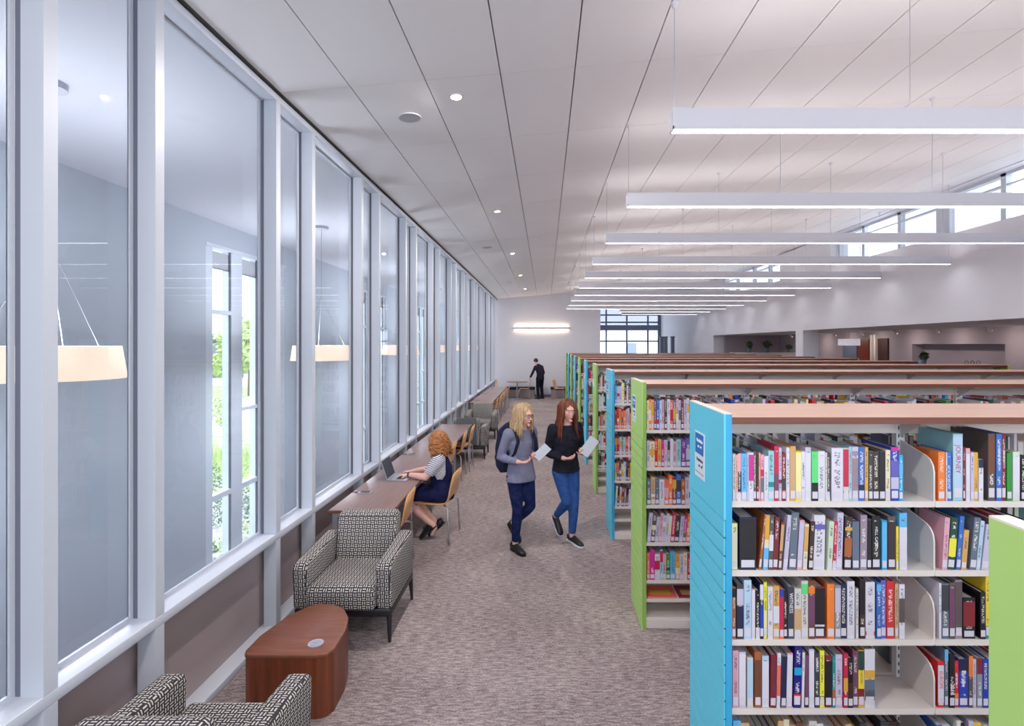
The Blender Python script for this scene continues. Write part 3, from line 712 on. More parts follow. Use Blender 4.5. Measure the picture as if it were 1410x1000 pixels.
row([(22,118,222,'white'),(120,148,240,'off-white'),(148,188,242,'charcoal',{'patches':[('white',.0,.12)]}),(205,362,176,'white',{'d':.21,'lab':True}),(364,440,178,'off-white',{'patches':[('crimson',.27,.98),('dark red',.16,.19)],'d':.21}),
     (446,490,158,'light teal'),(490,575,160,'lilac',{'patches':[('mauve',.84,.92),('rose',.12,.8),('white',.13,.79)]}),(582,664,166,'blue',{'patches':[('navy',.2,.3)]}),(667,712,167,'mustard'),(714,774,212,'charcoal'),(778,864,222,'dark brown'),
     (866,948,216,'charcoal',{'patches':[('black',.12,.98)]}),(955,1022,208,'cream'),(1025,1136,165,'royal blue',{'patches':[('magenta',.93,1.0),('lilac',.22,.44),('violet',.45,.75)],'d':.22}),(1140,1194,272,'cyan',{'patches':[('sky blue',.55,.8)]})],
    Z10b, 600, LEV[0], S1+K0)
row([(36,112,268,'pale yellow',{'patches':[('cream',.2,.8)]}),(136,366,182,'navy',{'patches':[('black',.05,.97)],'d':.2}),(400,436,135,'copper',{'lean':-.11}),(458,528,150,'sky blue',{'lean':-.06,'patches':[('mustard',.48,.99),('cream',.4,.55)]}),
     (532,592,150,'taupe',{'lean':-.03,'patches':[('white',.35,.64)]}),(596,664,178,'maroon',{'lean':-.05}),(668,712,248,'brown',{'lean':-.07,'patches':[('tan',.4,.95)]}),(738,798,152,'lilac',{'lean':-.09}),(812,914,115,'slate',{'lean':-.06,'d':.2}),
     (930,1000,225,'rose',{'lean':-.06,'patches':[('lilac',.1,.95)]}),(1012,1070,280,'cream',{'lean':-.05,'patches':[('ochre',.4,.95)]}),(1084,1150,238,'dark brown',{'lean':-.05}),(1158,1310,155,'white',{'lean':-.02,'patches':[('violet',.74,.83)],'d':.21})],
    Z10a, 695, LEV[1], S2+K0)
row([(140,208,240,'pale green',{'lean':-.05}),(212,262,235,'crimson',{'lean':-.05,'patches':[('white',.0,.14)]}),(265,350,118,'lilac',{'lean':-.03,'d':.19}),(372,474,172,'dark brown',{'lean':-.03,'patches':[('copper',.25,.6),('mustard',.74,.8)]}),(490,588,225,'navy',{'patches':[('slate',.02,.98)]}),
     (600,692,152,'mauve',{'lean':-.01}),(700,758,205,'charcoal',{'patches':[('black',.02,.97)]}),(766,880,166,'black',{'title':('HELL GATES','w',.018,.6),'d':.2}),(895,966,226,'cyan',{'patches':[('sky blue',.1,.96)]}),(986,1092,172,'taupe',{'patches':[('dark brown',.02,.9)]}),
     (1100,1136,312,'yellow'),(1140,1246,124,'sky blue',{'patches':[('white',.0,.75)],'d':.21})], Z10b, 695, LEV[1], S2+K0)
row([(36,88,195,'copper',{'patches':[('black',.8,.97)]}),(98,190,155,'charcoal',{'patches':[('lilac',.62,.92),('navy',.2,.6)]}),(196,300,98,'pale blue',{'d':.2}),(303,350,220,'rose',{'patches':[('white',.0,.98)]}),(358,415,242,'black',{'patches':[('white',.0,.24)]}),
     (418,468,135,'navy',{'patches':[('white',.7,.97),('royal blue',.13,.6)]}),(474,518,132,'lemon',{'patches':[('pale yellow',.1,.5)]}),(524,596,188,'white',{'patches':[]}),(600,686,178,'ochre',{'patches':[('white',.3,.62)]}),(688,746,216,'coral',{'patches':[('royal blue',.84,1),('crimson',.12,.84)]}),
     (750,800,246,'black'),(808,886,182,'slate',{'patches':[('charcoal',.02,.99)],'title':('WITNESS','w',.022,.68)}),(892,984,212,'off-white',{'patches':[('tan',.14,.6)]}),(988,1080,108,'off-white',{'patches':[('bright green',.78,.95)],'d':.2}),
     (1084,1174,104,'brown',{'patches':[('orange',.78,.9),('plum',.25,.75)],'d':.2}),(1180,1316,192,'maroon',{'patches':[('black',.05,.97),('white',.23,.27)],'d':.2})], Z10a, 790, LEV[2], S3+K0)
row([(142,242,150,'orange',{'d':.19}),(248,330,168,'grey',{'patches':[('lilac',.5,.95)]}),(334,420,152,'navy',{'lean':-.0}),(424,526,118,'white',{'d':.2}),(540,576,216,'off-white'),(598,672,86,'dark brown',{'d':.2,'patches':[('black',.4,.98)]}),
     (678,806,128,'white',{'patches':[('red',.06,.13)],'d':.19}),(826,890,132,'blue',{'patches':[('sky blue',.85,.97)]}),(892,962,104,'violet',{'d':.19}),(968,1074,118,'red',{'d':.18}),(1084,1130,152,'tan'),(1138,1216,158,'white',{'patches':[('taupe',.3,.74)]})],
    Z10b, 790, LEV[2], S3+K0)
row([(40,120,116,'rose'),(128,222,140,'lilac',{'patches':[('white',.1,.97)]}),(244,326,222,'off-white',{'patches':[('pale blue',.13,.97)]}),(346,436,134,'copper',{'patches':[('brown',.14,.85)]}),(452,546,202,'pale blue',{'patches':[('white',.0,.9)]}),(556,640,184,'dark red',{'lean':-.02,'patches':[('maroon',.1,.97)]}),
     (646,694,156,'white',{'lean':-.02,'patches':[('coral',.22,.78)]}),(706,776,182,'slate',{'lean':-.03,'patches':[('navy',.1,.98)]}),(784,862,162,'rose',{'lean':-.02,'patches':[('white',.02,.97)]}),(876,980,40,'deep blue',{'lean':-.03,'patches':[('cyan',.52,.64),('red',.13,.22)],'d':.22}),
     (994,1030,152,'white',{'lean':-.02}),(1036,1092,166,'dark brown',{'lean':-.01,'patches':[('plum',.2,.97)]}),(1098,1170,104,'lilac',{'patches':[('white',.0,.97),('black',.16,.18)]}),(1174,1242,152,'charcoal',{'title':('WALK','w',.017,.75)}),
     (1248,1310,124,'lemon',{'patches':[('dark green',.15,.2)]})], Z10a, 885, LEV[3], S4+K0)
row([(122,214,196,'maroon',{'patches':[('black',.1,.9)]}),(217,260,202,'teal',{'patches':[('copper',.12,.36)]}),(266,360,182,'lilac',{'patches':[('coral',.14,.2)]}),(368,430,160,'crimson',{'patches':[('mustard',.3,.55)]}),(432,500,225,'black',{'patches':[('dark brown',.1,.5)]}),(504,574,130,'plum'),
     (578,660,122,'mustard',{'patches':[('dark green',.66,.99),('yellow',.33,.66),('dark red',.14,.33)],'title':('BLACK HISTORY','k',.013,.6),'d':.2}),(664,806,104,'white',{'patches':[('mustard',.5,.64),('slate',.12,.48),('white',.16,.3)],'d':.21})], Z10b, 885, LEV[3], S4+K0)
# second section of the front bookcase
ZA = (1220, 4.168)
row([(303,342,264,'orange'),(345,352,264,'white'),(353,380,264,'blue'),(390,446,152,'light teal',{'d':.225,'patches':[('pale blue',.15,.98)],'title':('JOURNEY','crimson',.03,.62)}),(448,460,240,'maroon'),(461,484,242,'rose',{'patches':[('white',.0,.9)]}),(488,508,266,'lilac'),(509,532,266,'mustard'),(535,562,306,'white',{'patches':[('navy',.8,1)]}),
     (592,632,150,'taupe',{'d':.225,'patches':[('brown',.4,.97)]}),(636,668,146,'blue',{'d':.225,'title':('GREAT FICTION','w',.014,.62)}),(671,694,148,'maroon',{'d':.225,'title':('GREAT EVENTS','w',.012,.62)}),(700,730,270,'green',{'patches':[('green',.0,1)]}),(732,772,262,'pale green',{'patches':[('white',.1,.9)]}),(776,800,282,'black')],
    ZA, 560, LEV[0], 'top shelf, past the first steel divider,'+K0)
row([(322,352,640,'rose',{'lean':-.06}),(356,398,640,'dark green',{'lean':-.08,'patches':[('lemon',.25,.6)]}),(404,430,632,'blue',{'lean':-.08}),(434,464,712,'ochre',{'lean':-.08}),(482,520,640,'slate',{'lean':-.10,'d':.2}),(522,545,660,'pale blue',{'lean':-.10}),(550,592,680,'lilac',{'lean':-.12,'d':.22}),
     (604,650,650,'plum'),(652,700,640,'red'),(702,740,660,'white'),(742,800,650,'navy')], ZA, 560, LEV[1], 'second shelf, past the first steel divider,'+K0)
ZB = (1200, 4.548)
row([(427,442,110,'white',{'d':.2}),(446,490,112,'slate',{'patches':[('charcoal',.5,.97)]}),(492,528,106,'taupe',{'patches':[('plum',.15,.9)]}),(531,575,92,'mauve',{'patches':[('taupe',.1,.97)],'d':.19}),(580,656,202,'black',{'patches':[('dark red',.3,.9),('black',.78,.84)]}),
     (684,718,166,'black',{'d':.21}),(722,750,66,'yellow',{'d':.225,'patches':[('teal',.0,.2)]}),(754,800,120,'grey'),(804,850,100,'rose'),(854,900,130,'navy'),(904,950,110,'cream')], ZB, 780, LEV[2], 'third shelf, past the first steel divider,'+K0)
row([(422,460,604,'red',{'patches':[('white',.1,.92)],'title':('EUROPE','red',.022,.6)}),(463,486,526,'slate',{'d':.2,'patches':[('sky blue',.8,1)]}),(490,524,552,'black',{'title':('2018','w',.026,.35)}),(527,552,600,'red',{'patches':[('orange',.12,.3)],'title':('EUROPE','w',.012,.6)}),(555,612,590,'royal blue',{'title':('Europe','w',.026,.6),'patches':[('navy',.75,1)]}),
     (613,640,566,'taupe',{'patches':[('orange',.6,1)]}),(642,662,590,'lilac'),(665,698,580,'grey',{'patches':[('dark red',.68,1)]}),(700,736,586,'royal blue'),(740,780,580,'white'),(784,820,570,'crimson'),(824,870,600,'tan'),(874,920,590,'navy')], ZB, 780, LEV[3], 'fourth shelf, past the first steel divider,'+K0)
# bottom shelf of the front bookcase: only the heads of the books show
def run(cols, x0, x1, yf, z, shelf, hr=(.19, .24), wr=(.016, .036), lean=0, lab=True, dr=(.14, .19)):
    x = x0; i = 0
    while x < x1-.012:
        w = min(R.uniform(*wr), x1-x); c = cols[i % len(cols)]
        ex = {}
        if R.random() < .45: 
            a0 = R.uniform(.2, .6); ex['patches'] = [(R.choice(['white', 'lilac', 'charcoal', 'crimson', 'mustard', 'slate', 'rose', 'cream']), a0, min(1, a0+R.uniform(.1, .4)))]
        book(c, x, w-.001, yf+R.uniform(0, .01), z+.001, R.uniform(*hr), R.uniform(*dr), lean=lean, shelf=shelf, lab=lab, **ex)
        x += w; i += 1
E = ['sky blue', 'tan', 'slate', 'black', 'lilac', 'taupe', 'tan', 'cream', 'tan', 'brown', 'cream', 'off-white', 'white', 'pale blue', 'cream', 'copper', 'tan', 'yellow', 'charcoal', 'pink', 'black', 'charcoal', 'dark brown', 'dark brown']
run(E, PX1+.02, PX1+SW-.14, 2.345, LEV[4], 'bottom row'+K0, (.19, .245), (.026, .04))
# green bookcase behind
y1 = stack_y(1)-HW+.036
K1 = ' of the green bookcase behind it'
G = [['pale yellow','orange','peach','maroon','blue','pale blue','rose','charcoal','white','coral','slate','rose','pale blue','dark red','lilac','white','mauve','tan','ochre','mustard','pale blue','plum'],
     ['lilac','cream','red','mustard','magenta','lilac','grey','white','rose','light teal','purple','violet','lilac'],
     ['slate','tan','slate','white','coral','orange','dark red','blue','copper','lilac','white','crimson','cream'],
     ['lilac','taupe','lilac','rose','lilac','off-white','white','crimson','charcoal','lilac','magenta','orange','navy'],
     ['coral','magenta','white','light teal','rose','green','sky blue','mustard','lilac','cream','crimson','dark green','tan']]
for i, cs in enumerate(G):
    run(cs, PX1+.012, 1.245, y1, LEV[i], ['top row','second row','third row','fourth row','fifth row'][i]+K1, (.205, .25) if i else (.24, .262), (.016, .026) if i == 0 else (.022, .042), lean=-.09 if i == 3 else 0)
for j, (xx, c, n_) in enumerate(((PX1+.02, 'coral', 'large orange and coral picture book lying flat on the green bookcase base shelf'), (PX1+.28, 'dark red', 'dark red picture book lying flat beside the coral one, low in the green bookcase'))):
    o = link('picture_book', None, None); b = MB(); b.box(0, .24, 0, .2, 0, .012)
    o = B('picture_book', b, M['patch'], None); o.color = ocol(c); o.location = (xx, y1+.01, LEV[5]+.001); o.rotation_euler = (.0, 0, 0)
    tag(o, n_, 'book'); b = MB(); b.box(.03, .2, .03, .12, .012, .013); p = B('cover_print', b, M['patch'], o); p.color = ocol('tan' if j else 'mustard')
# blue bookcase two behind
y2 = stack_y(2)-HW+.036; K2 = ' of the third bookcase, a blue one'
G2 = [['sky blue','lilac','lilac','pale yellow','dark brown','white','charcoal'],['red','red','mustard','red','orange','rose','lilac'],['dark red','crimson','white','teal','pale blue','red','white'],['lemon','red','taupe','pale green','pale blue','navy','maroon'],['white','black','white','dark red','mauve','black','white']]
for i, cs in enumerate(G2):
    run(cs, PX1+.01, 1.035, y2, LEV[i], ['top row','second row','third row','fourth row','fifth row'][i]+K2, (.2, .25), (.02, .034), lean=-.05 if i == 4 else 0)
print('BOOKS', len(books))

# labels
byshelf = {}
for q_ in books: byshelf.setdefault(q_[4], []).append(q_)
OF = lambda i: (ORD+['twenty-first','twenty-second','twenty-third','twenty-fourth','twenty-fifth','twenty-sixth','twenty-seventh','twenty-eighth','twenty-ninth','thirtieth','thirty-first','thirty-second','thirty-third','thirty-fourth','thirty-fifth','thirty-sixth','thirty-seventh','thirty-eighth','thirty-ninth','fortieth'])[i]
SHORT = {'of the front blue bookcase': 'front bookcase', 'of the green bookcase behind it': 'green bookcase', 'of the third bookcase, a blue one': 'third bookcase'}
seen = {}
for sh, L in byshelf.items():
    L.sort(key=lambda q_: q_[0].location.x)
    case = [v_ for k_, v_ in SHORT.items() if k_ in sh][0]; part = sh.split(' of the ')[0].replace(' of', '').strip().rstrip(',')
    div = 'past the first steel divider' in part; part = part.split(',')[0]
    for i, q_ in enumerate(L):
        o, c, w, h = q_[:4]; size = 'thick ' if w > .036 else 'slim ' if w < .017 else 'tall ' if h > .25 else ''
        lft = L[i-1][1] if i else ('the steel divider' if div else 'the end panel'); rgt = L[i+1][1] if i+1 < len(L) else None
        base_ = '%s%s book' % (size, c)
        if i == 0: nb = 'against %s' % lft
        elif rgt is None: nb = 'closing the row after a %s one' % lft
        else: nb = 'between %s and %s ones' % (lft, rgt)
        tail = '%s, %s%s' % (case, part, ', beyond divider' if div else '')
        lab = base_+' '+nb+', '+tail
        if lab in seen or len(lab.split()) > 16:
            lab = '%s, %s from %s, %s' % (base_, OF(i), 'the divider' if div else 'the end panel', tail)
        seen[lab] = 1
        tag(o, lab, 'book', 'books on the '+sh.replace(',', ''))

# all the other books: one object
b = MB(); q = random.Random(11)
keys = ['white']*7+['lilac']*5+['off-white']*4+['cream']*3+['navy']*3+['black']*4+['charcoal']*3+['red']*3+['crimson']*2+['maroon','blue','blue','royal blue','sky blue','cyan','teal','green','dark green','yellow','mustard','orange','coral','tan','brown','dark brown','slate','slate','grey','rose','pink','purple','plum','pale blue','pale blue','pale yellow']
themes = {1: keys+['red', 'white', 'navy'], 2: keys+['slate']*6, 3: keys+['white']*30+['cream']*14, 4: keys+['red']*6, 5: keys}
PG = ocol((196, 190, 188))
def mass(x0, x1, yf, z, sgn, ks, hmax=.255):
    x = x0
    while x < x1-.03:
        if q.random() < .012: x += q.uniform(.03, .12); continue
        w = q.uniform(.014, .038); h = q.uniform(.185, hmax); d = q.uniform(.13, .185)
        ya, yb = (yf, yf+d) if sgn > 0 else (yf-d, yf)
        base_ = [min(1, max(0, v_*q.uniform(.85, 1.12))) for v_ in ocol(q.choice(ks))[:3]]+[1]
        b.colour = base_; b.box(x, x+w-.001, ya, yb, z, z+h-.004)
        b.colour = PG; e = w*.1; b.box(x+e, x+w-.001-e, ya+.003*sgn if sgn > 0 else ya, yb if sgn > 0 else yb-.003, z+h-.004, z+h-.003)
        yb2 = (yb+.0006) if sgn > 0 else (ya-.0006); b.colour = PG; b.add([(x+e, yb2, z+.004), (x+w-.001-e, yb2, z+.004), (x+w-.001-e, yb2, z+h-.008), (x+e, yb2, z+h-.008)], [(0, 1, 2, 3)])
        yy = yf-.0008*sgn; b.colour = ocol((224, 222, 230))
        zz = z+.012
        def quad(z0, z1, cc):
            b.colour = cc; b.add([(x+.001, yy, z0), (x+w-.002, yy, z0), (x+w-.002, yy, z1), (x+.001, yy, z1)], [(0, 1, 2, 3)])
        quad(zz, zz+.03, ocol((224, 222, 230)))
        if q.random() < .6:
            a0 = z+h*q.uniform(.25, .5); quad(a0, a0+h*q.uniform(.12, .4), ocol(q.choice(keys)))
        x += w
for k in range(0, 10):
    yf = stack_y(k)-HW+.036; yr = stack_y(k)+HW-.036; ks = themes.get(k, keys)
    for li in range(5):
        z = LEV[li]+.001
        for j in range(NS):
            a0, a1 = PX1+SW*j+.012, PX1+SW*(j+1)-.012-(q.uniform(0, .2) if q.random() < .5 else 0)
            if k > 0 or j > 1 or (li == 4 and j > 0):
                s0 = a0
                if k == 1 and j == 0: s0 = 1.25
                if k == 2 and j == 0: s0 = 1.04
                mass(s0, a1, yf, z, 1, ks)
            if k <= 1 or li == 0 or (k <= 3 and li < 3): mass(a0, a1, yr, z, -1, ks)
b.colour = None
mo = B('massed_books', b, M['mass_books'])
tag(mo, 'remaining books filling the further shelves of all the bookcases', 'books', None, 'stuff')
# ---------------------------------------------------------------- furniture
def rounded(b_objs): pass
def armchair():
    t = thing('armchair', '', 'armchair')
    # local frame: front towards -y, width along x, origin on the floor
    def soft(name, outline, axis, a, b_, bev=.028, mt='fabric'):
        m_ = MB(); m_.prism(outline, axis, a, b_); o = B(name, m_, M[mt], t, bev, seg=3); bake(o); box_uv(o.data); return o
    for s in (-1, 1):
        xa, xb = (-.385, -.265) if s < 0 else (.265, .385)
        soft('arm', [(-.36, .26), (-.38, .60), (-.33, .625), (.30, .66), (.33, .26)], 'x', xa, xb)
    soft('backrest', [(.14, .40), (.22, .80), (.25, .83), (.33, .83), (.38, .80), (.36, .26), (.16, .26)], 'x', -.262, .262, .035)
    soft('seat_cushion', [(-.40, .27), (-.405, .42), (-.37, .455), (.17, .45), (.17, .30), (-.34, .27)], 'x', -.262, .262, .03)
    m_ = MB(); m_.box(-.375, .375, -.35, .345, .20, .262); B('apron', m_, M['black'], t, .008)
    for sx in (-1, 1):
        for sy_ in (-1, 1):
            m_ = MB(); m_.tube([(sx*.355, sy_*.325, .21), (sx*.365, sy_*.34, 0)], [.022, .012], 8); B('leg', m_, M['black'], t)
    return t
ac = armchair()
spots = [((-1.60, 2.36, 0), PI, 'patterned armchair in front of the side table, seen from its open back', None),
         ((-1.58, 4.42, 0), 0, 'patterned armchair behind the walnut side table, its seat towards it', None),
         ((-1.60, 10.95, 0), PI, 'grey patterned armchair turned away, just past the first study counter', None),
         ((-1.60, 13.15, 0), 0, 'patterned armchair facing forward before the distant study counter', None)]
for i, (loc, rz, lab, _) in enumerate(spots):
    o = ac if i == 0 else copy_tree(ac)
    o.location = loc; o.rotation_euler = (0, 0, rz); tag(o, lab, 'armchair', 'dash-patterned armchairs by the window wall')
    if i == 2:
        m_ = MB(); m_.box(-.20, .20, .385, .40, .30, .84); c_ = B('back_panel', m_, M['fabric_grey'], o, .01); c_['label'] = 'plain charcoal fabric outer back'
# walnut side table
t = thing('side_table', 'walnut drum side table with rounded corners and a metal power disc', 'table', (0, 0, 0))
pts = [(-1.84, 3.235), (-1.42, 3.235), (-1.36, 3.255), (-1.335, 3.31), (-1.345, 3.52), (-1.385, 3.68), (-1.46, 3.80), (-1.55, 3.86), (-1.66, 3.885), (-1.74, 3.85), (-1.83, 3.70), (-1.885, 3.45), (-1.885, 3.29), (-1.87, 3.25)]
b = MB(); b.prism(pts, 'z', .375, .40); B('table_top', b, M['walnut'], t, .006)
cx_, cy_ = -1.6, 3.56
b = MB(); b.prism([(cx_+(x-cx_)*.985, cy_+(y-cy_)*.985) for x, y in pts], 'z', .0, .375); B('drum_body', b, M['walnut_side'], t)
b = MB(); b.disc(-1.475, 3.36, .40, .048, .004, 24); o = B('power_disc', b, M['chrome'], t)
b = MB(); b.disc(-1.475, 3.36, .404, .034, .002, 20); b.box(-1.492, -1.458, 3.355, 3.366, .405, .408); B('socket_face', b, M['silver'], o)
t2 = copy_tree(t); t2.location = (-.02, 8.45, 0); tag(t2, 'walnut side table hidden between the two distant armchairs', 'table')
# study counters
def counter(y0, y1, label):
    t = thing('study_counter', label, 'table', (0, y0, 0), 0, 'study counters along the glass wall')
    L = y1-y0; xa, xb = -2.07, -1.46
    box('table_top', xa, xb, 0, L, .712, .74, M['desk'], t, .003)
    box('end_trim', xa, xb, -.004, 0, .712, .737, M['walnut'], t)
    n = 3
    for i in range(n+1):
        yy = .04+(L-.10)*i/n
        f = MB(); f.box(xa+.02, xa+.07, yy, yy+.05, 0, .712); f.box(xb-.07, xb-.02, yy, yy+.05, 0, .712); f.box(xa+.07, xb-.07, yy, yy+.05, .662, .712); B('leg_frame', f, M['silver'], t)
    f = MB(); f.box(xa+.03, xa+.06, .05, L-.05, .66, .70); f.box(xb-.06, xb-.03, .05, L-.05, .66, .70); B('rail', f, M['silver'], t)
    for i in range(3):
        yy = .55+i*1.95
        if yy > L-.2: break
        b = MB(); b.box(xa+.08, xa+.22, yy, yy+.07, .74, .752); p = B('power_unit', b, M['chrome'], t, .003)
        box('socket_face', xa+.10, xa+.20, yy+.012, yy+.058, .752, .754, M['black'], p)
        b = MB(); b.tube([(xa+.08, yy+.03, .745), (xa+.03, yy+.05, .748), (xa+.0, yy+.06, .743)], .004, 6); B('cable', b, M['black'], p)
    return t
counter(4.99, 10.40, 'long taupe study counter along the glass with the laptop on it')
counter(14.3, 19.6, 'distant taupe study counter beyond the pair of armchairs')
# plywood shell chairs: local frame faces -x (towards the counters); origin under the seat
def ply_chair():
    t = thing('plywood_chair', '', 'chair')
    prof = [(-.22, .445), (-.20, .452), (.10, .440), (.165, .448), (.20, .475), (.225, .54), (.255, .70), (.275, .82)]
    b = MB(); th = .012; n = len(prof); W_ = 9
    for layer in (0, 1):
        for i, (x, z) in enumerate(prof):
            a_ = prof[max(0, i-1)]; c_ = prof[min(n-1, i+1)]; dx, dz = c_[0]-a_[0], c_[1]-a_[1]; l = math.hypot(dx, dz); nx, nz = -dz/l, dx/l
            for k in range(W_):
                u = -1+2*k/(W_-1); hw = .205 if i < 5 else .205-.02*(i-5)/2
                if i == n-1: zz = z-.03*u**4
                elif i == 0: zz = z
                else: zz = z
                cur = (.018*(1-u*u) if i >= 5 else -.0)
                b.v.append((x+nx*th*layer+cur, u*hw, zz+nz*th*layer))
    N = n*W_
    for layer in (0, 1):
        for i in range(n-1):
            for k in range(W_-1):
                f = (layer*N+i*W_+k, layer*N+i*W_+k+1, layer*N+(i+1)*W_+k+1, layer*N+(i+1)*W_+k); b.f.append(f); b.m.append(0)
    for i in range(n-1):
        for k in (0, W_-1): b.f.append((i*W_+k, (i+1)*W_+k, N+(i+1)*W_+k, N+i*W_+k)); b.m.append(0)
    for k in range(W_-1):
        for i in (0, n-1): b.f.append((i*W_+k, i*W_+k+1, N+i*W_+k+1, N+i*W_+k)); b.m.append(0)
    B('seat_shell', b, M['ply'], t, 0, True)
    for sx, sy_ in ((-1, -1), (-1, 1), (1, -1), (1, 1)):
        b = MB(); b.tube([(sx*.13, sy_*.13, .433), (sx*.19, sy_*.19, .425), (sx*.215, sy_*.225, .40), (sx*.235, sy_*.245, 0)], .0095, 8, (0, 0, 1)); B('leg', b, M['chrome'], t, 0, True)
    return t
pc = ply_chair(); placed = [0]
def chair(x, y, rz, label, group='plywood chairs at the study counters'):
    o = pc if placed[0] == 0 else copy_tree(pc); placed[0] += 1
    o.location = (x, y, 0); o.rotation_euler = (0, 0, rz); tag(o, label, 'chair', group); return o
chair(-1.66, 5.42, .02, 'honey plywood chair pushed under the counter right behind the armchair')
chair(-1.33, 6.33, -.10, 'honey plywood chair the woman in the navy dress sits on')
chair(-1.68, 8.15, .0, 'first plywood chair past the seated woman, tucked under the counter')
chair(-1.66, 9.15, .0, 'second plywood chair past the seated woman, tucked under the counter')
chair(-1.62, 9.80, .0, 'last plywood chair of the laptop counter, near the grey armchair')
for i in range(6):
    chair(-1.62+.02*(i % 2), 14.75+.9*i, 0, 'plywood chair at the distant study counter, '+ORD[i]+' along it')
# round table and chairs by the far wall
t = thing('round_table', 'small round cafe table on a steel column by the far wall', 'table', (-1.22, 22.55, 0))
b = MB(); b.disc(0, 0, .715, .45, .025, 32); B('table_top', b, M['desk'], t)
b = MB(); b.tube([(0, 0, .02), (0, 0, .715)], .032, 12); B('column', b, M['silver'], t)
b = MB(); b.tube([(0, 0, 0), (0, 0, .02)], [.26, .24], 24); B('foot_plate', b, M['silver'], t)
chair(-1.84, 22.4, PI, 'plywood chair left of the round table by the far wall', 'chairs round the far table')
chair(-.90, 22.35, 0, 'plywood chair right of the round table, the man rests a hand on it', 'chairs round the far table')
chair(.62, 22.5, PI-.3, 'lone plywood chair beside the end of the bookcase row', 'chairs round the far table')
t = thing('round_table', 'second round table half hidden behind the last bookcases', 'table', (1.28, 22.6, 0))
b = MB(); b.disc(0, 0, .715, .45, .025, 32); B('table_top', b, M['desk'], t)
b = MB(); b.tube([(0, 0, .02), (0, 0, .715)], .032, 12); B('column', b, M['silver'], t)
b = MB(); b.tube([(0, 0, 0), (0, 0, .02)], [.26, .24], 24); B('foot_plate', b, M['silver'], t)
for xa, xb, l in ((-1.75, -.45, 'left of the man'), (.22, 1.9, 'right of the man')):
    t = thing('wall_bench', 'long navy upholstered bench against the far wall, '+l, 'bench', ((xa+xb)/2, 23.1, 0), 0, 'benches on the far wall')
    h = (xb-xa)/2
    box('seat', -h, h, -.22, .22, .36, .46, M['navy'], t, .02); box('base', -h+.03, h-.03, -.15, .2, 0, .36, M['panel_brown'], t)
# laptop
t = thing('laptop', 'open silver laptop on the study counter in front of the seated woman', 'laptop', (-1.72, 6.22, .7405), PI+.0)
box('keyboard_base', -.115, .115, -.16, .16, 0, .014, M['silver'], t, .003)
kb = MB()
for r in range(5):
    for c_ in range(12): kb.box(.02-r*.018-.015, .02-r*.018, -.135+c_*.0227, -.116+c_*.0227, .014, .016)
o = B('keys', kb, M['black'], t); o['kind'] = 'stuff'
s_ = MB(); s_.box(-.004, .004, -.16, .16, 0, .23); o = B('screen_lid', s_, M['silver'], t); o.location = (.115, 0, .012); o.rotation_euler = (0, .32, 0)
s_ = MB(); s_.box(-.006, -.004, -.15, .15, .01, .22); o2 = B('display', s_, M['screen'], o)
# posts and display at the end of the hall, plants on the side room shelves
for i, px in enumerate((911, 916.5, 926)):
    t = thing('display_post', 'dark square post by the end glazing, '+['next to the window edge', 'middle of three', 'standing apart from its two neighbours'][i], 'post', ((px-751)/720*28.5, 28.5, 0), 0, 'dark posts before the end glazing')
    box('shaft', -.09, .09, -.09, .09, 0, 2.72, M['dark_frame'], t); box('post_cap', -.11, .11, -.11, .11, 2.72, 2.78, M['alu_dark'], t)
def potted(x, y, z0, h, r, label, seed):
    t = thing('potted_plant', label, 'plant', (x, y, z0), 0, 'small potted plants in the side room')
    b = MB(); b.tube([(0, 0, 0), (0, 0, .16)], [r*.45, r*.6], 14); B('pot', b, M['dark_frame'], t)
    b = MB(); b.tube([(0, 0, .12), (.01, 0, h*.6)], .008, 6); B('stem', b, M['bark'], t)
    b = MB(); leafy(b, (0, 0, h*.75), (r, r, h*.35), 130, .05, seed); B('foliage', b, mat('plant_leaf', (70, 92, 50), .7), t)
# tall steel cabinets that carry plants in the side room
def cabinet(px, y, w, label, top=1.75):
    x = (px-751)/720*y
    t = thing('cabinet', label, 'cabinet', (x, y, 0), 0, 'side room cabinets')
    box('body', -w/2, w/2, -.2, .2, 0, top, M['white_steel'], t)
    for s in (-1, 1):
        d_ = box('door', s*w/4-w/4+.01, s*w/4+w/4-.01, -.215, -.2, .05, top-.05, M['white_steel'], t)
        box('handle', -s*.03-.006+0*w, -s*.03+.006, -.235, -.215, top*.5, top*.5+.15, M['silver'], d_)
    return x
x = cabinet(1053, 20.5, 2.6, 'white cabinet under the plants in the farther side room opening', 2.02)
potted(x-.6, 20.5, 2.02, .40, .12, 'dark potted plant at the left of the cabinet top', 1)
potted(x+.1, 20.5, 2.02, .42, .18, 'bushy potted plant in the middle of the cabinet top', 2)
potted(x+.95, 20.5, 2.02, .28, .12, 'low potted plant at the right of the cabinet top', 3)
x = cabinet(1290, 12.3, .9, 'white cabinet below the wall niche', 1.86)
potted(x-.3, 12.3, 1.86, .26, .09, 'small green plant on the cabinet below the wall niche', 4)
for i, px in enumerate((1331, 1339, 1347)):
    t = thing('desk_lamp', 'small dark ring-shaped ornament on a plinth below the niche, '+['left', 'middle', 'right'][i]+' of three', 'ornament', ((px-751)/720*11.5, 11.5, 1.86), 0, 'ring ornaments')
    t.name = 'ring_ornament'
    b = MB(); R2 = .038; b.tube([(R2*math.cos(a*PI/8), 0, .068+R2*math.sin(a*PI/8)) for a in range(17)], .006, 6); B('ring', b, M['black'], t)
    b = MB(); b.tube([(0, 0, 0), (0, 0, .035)], [.035, .01], 10); B('foot', b, M['black'], t)
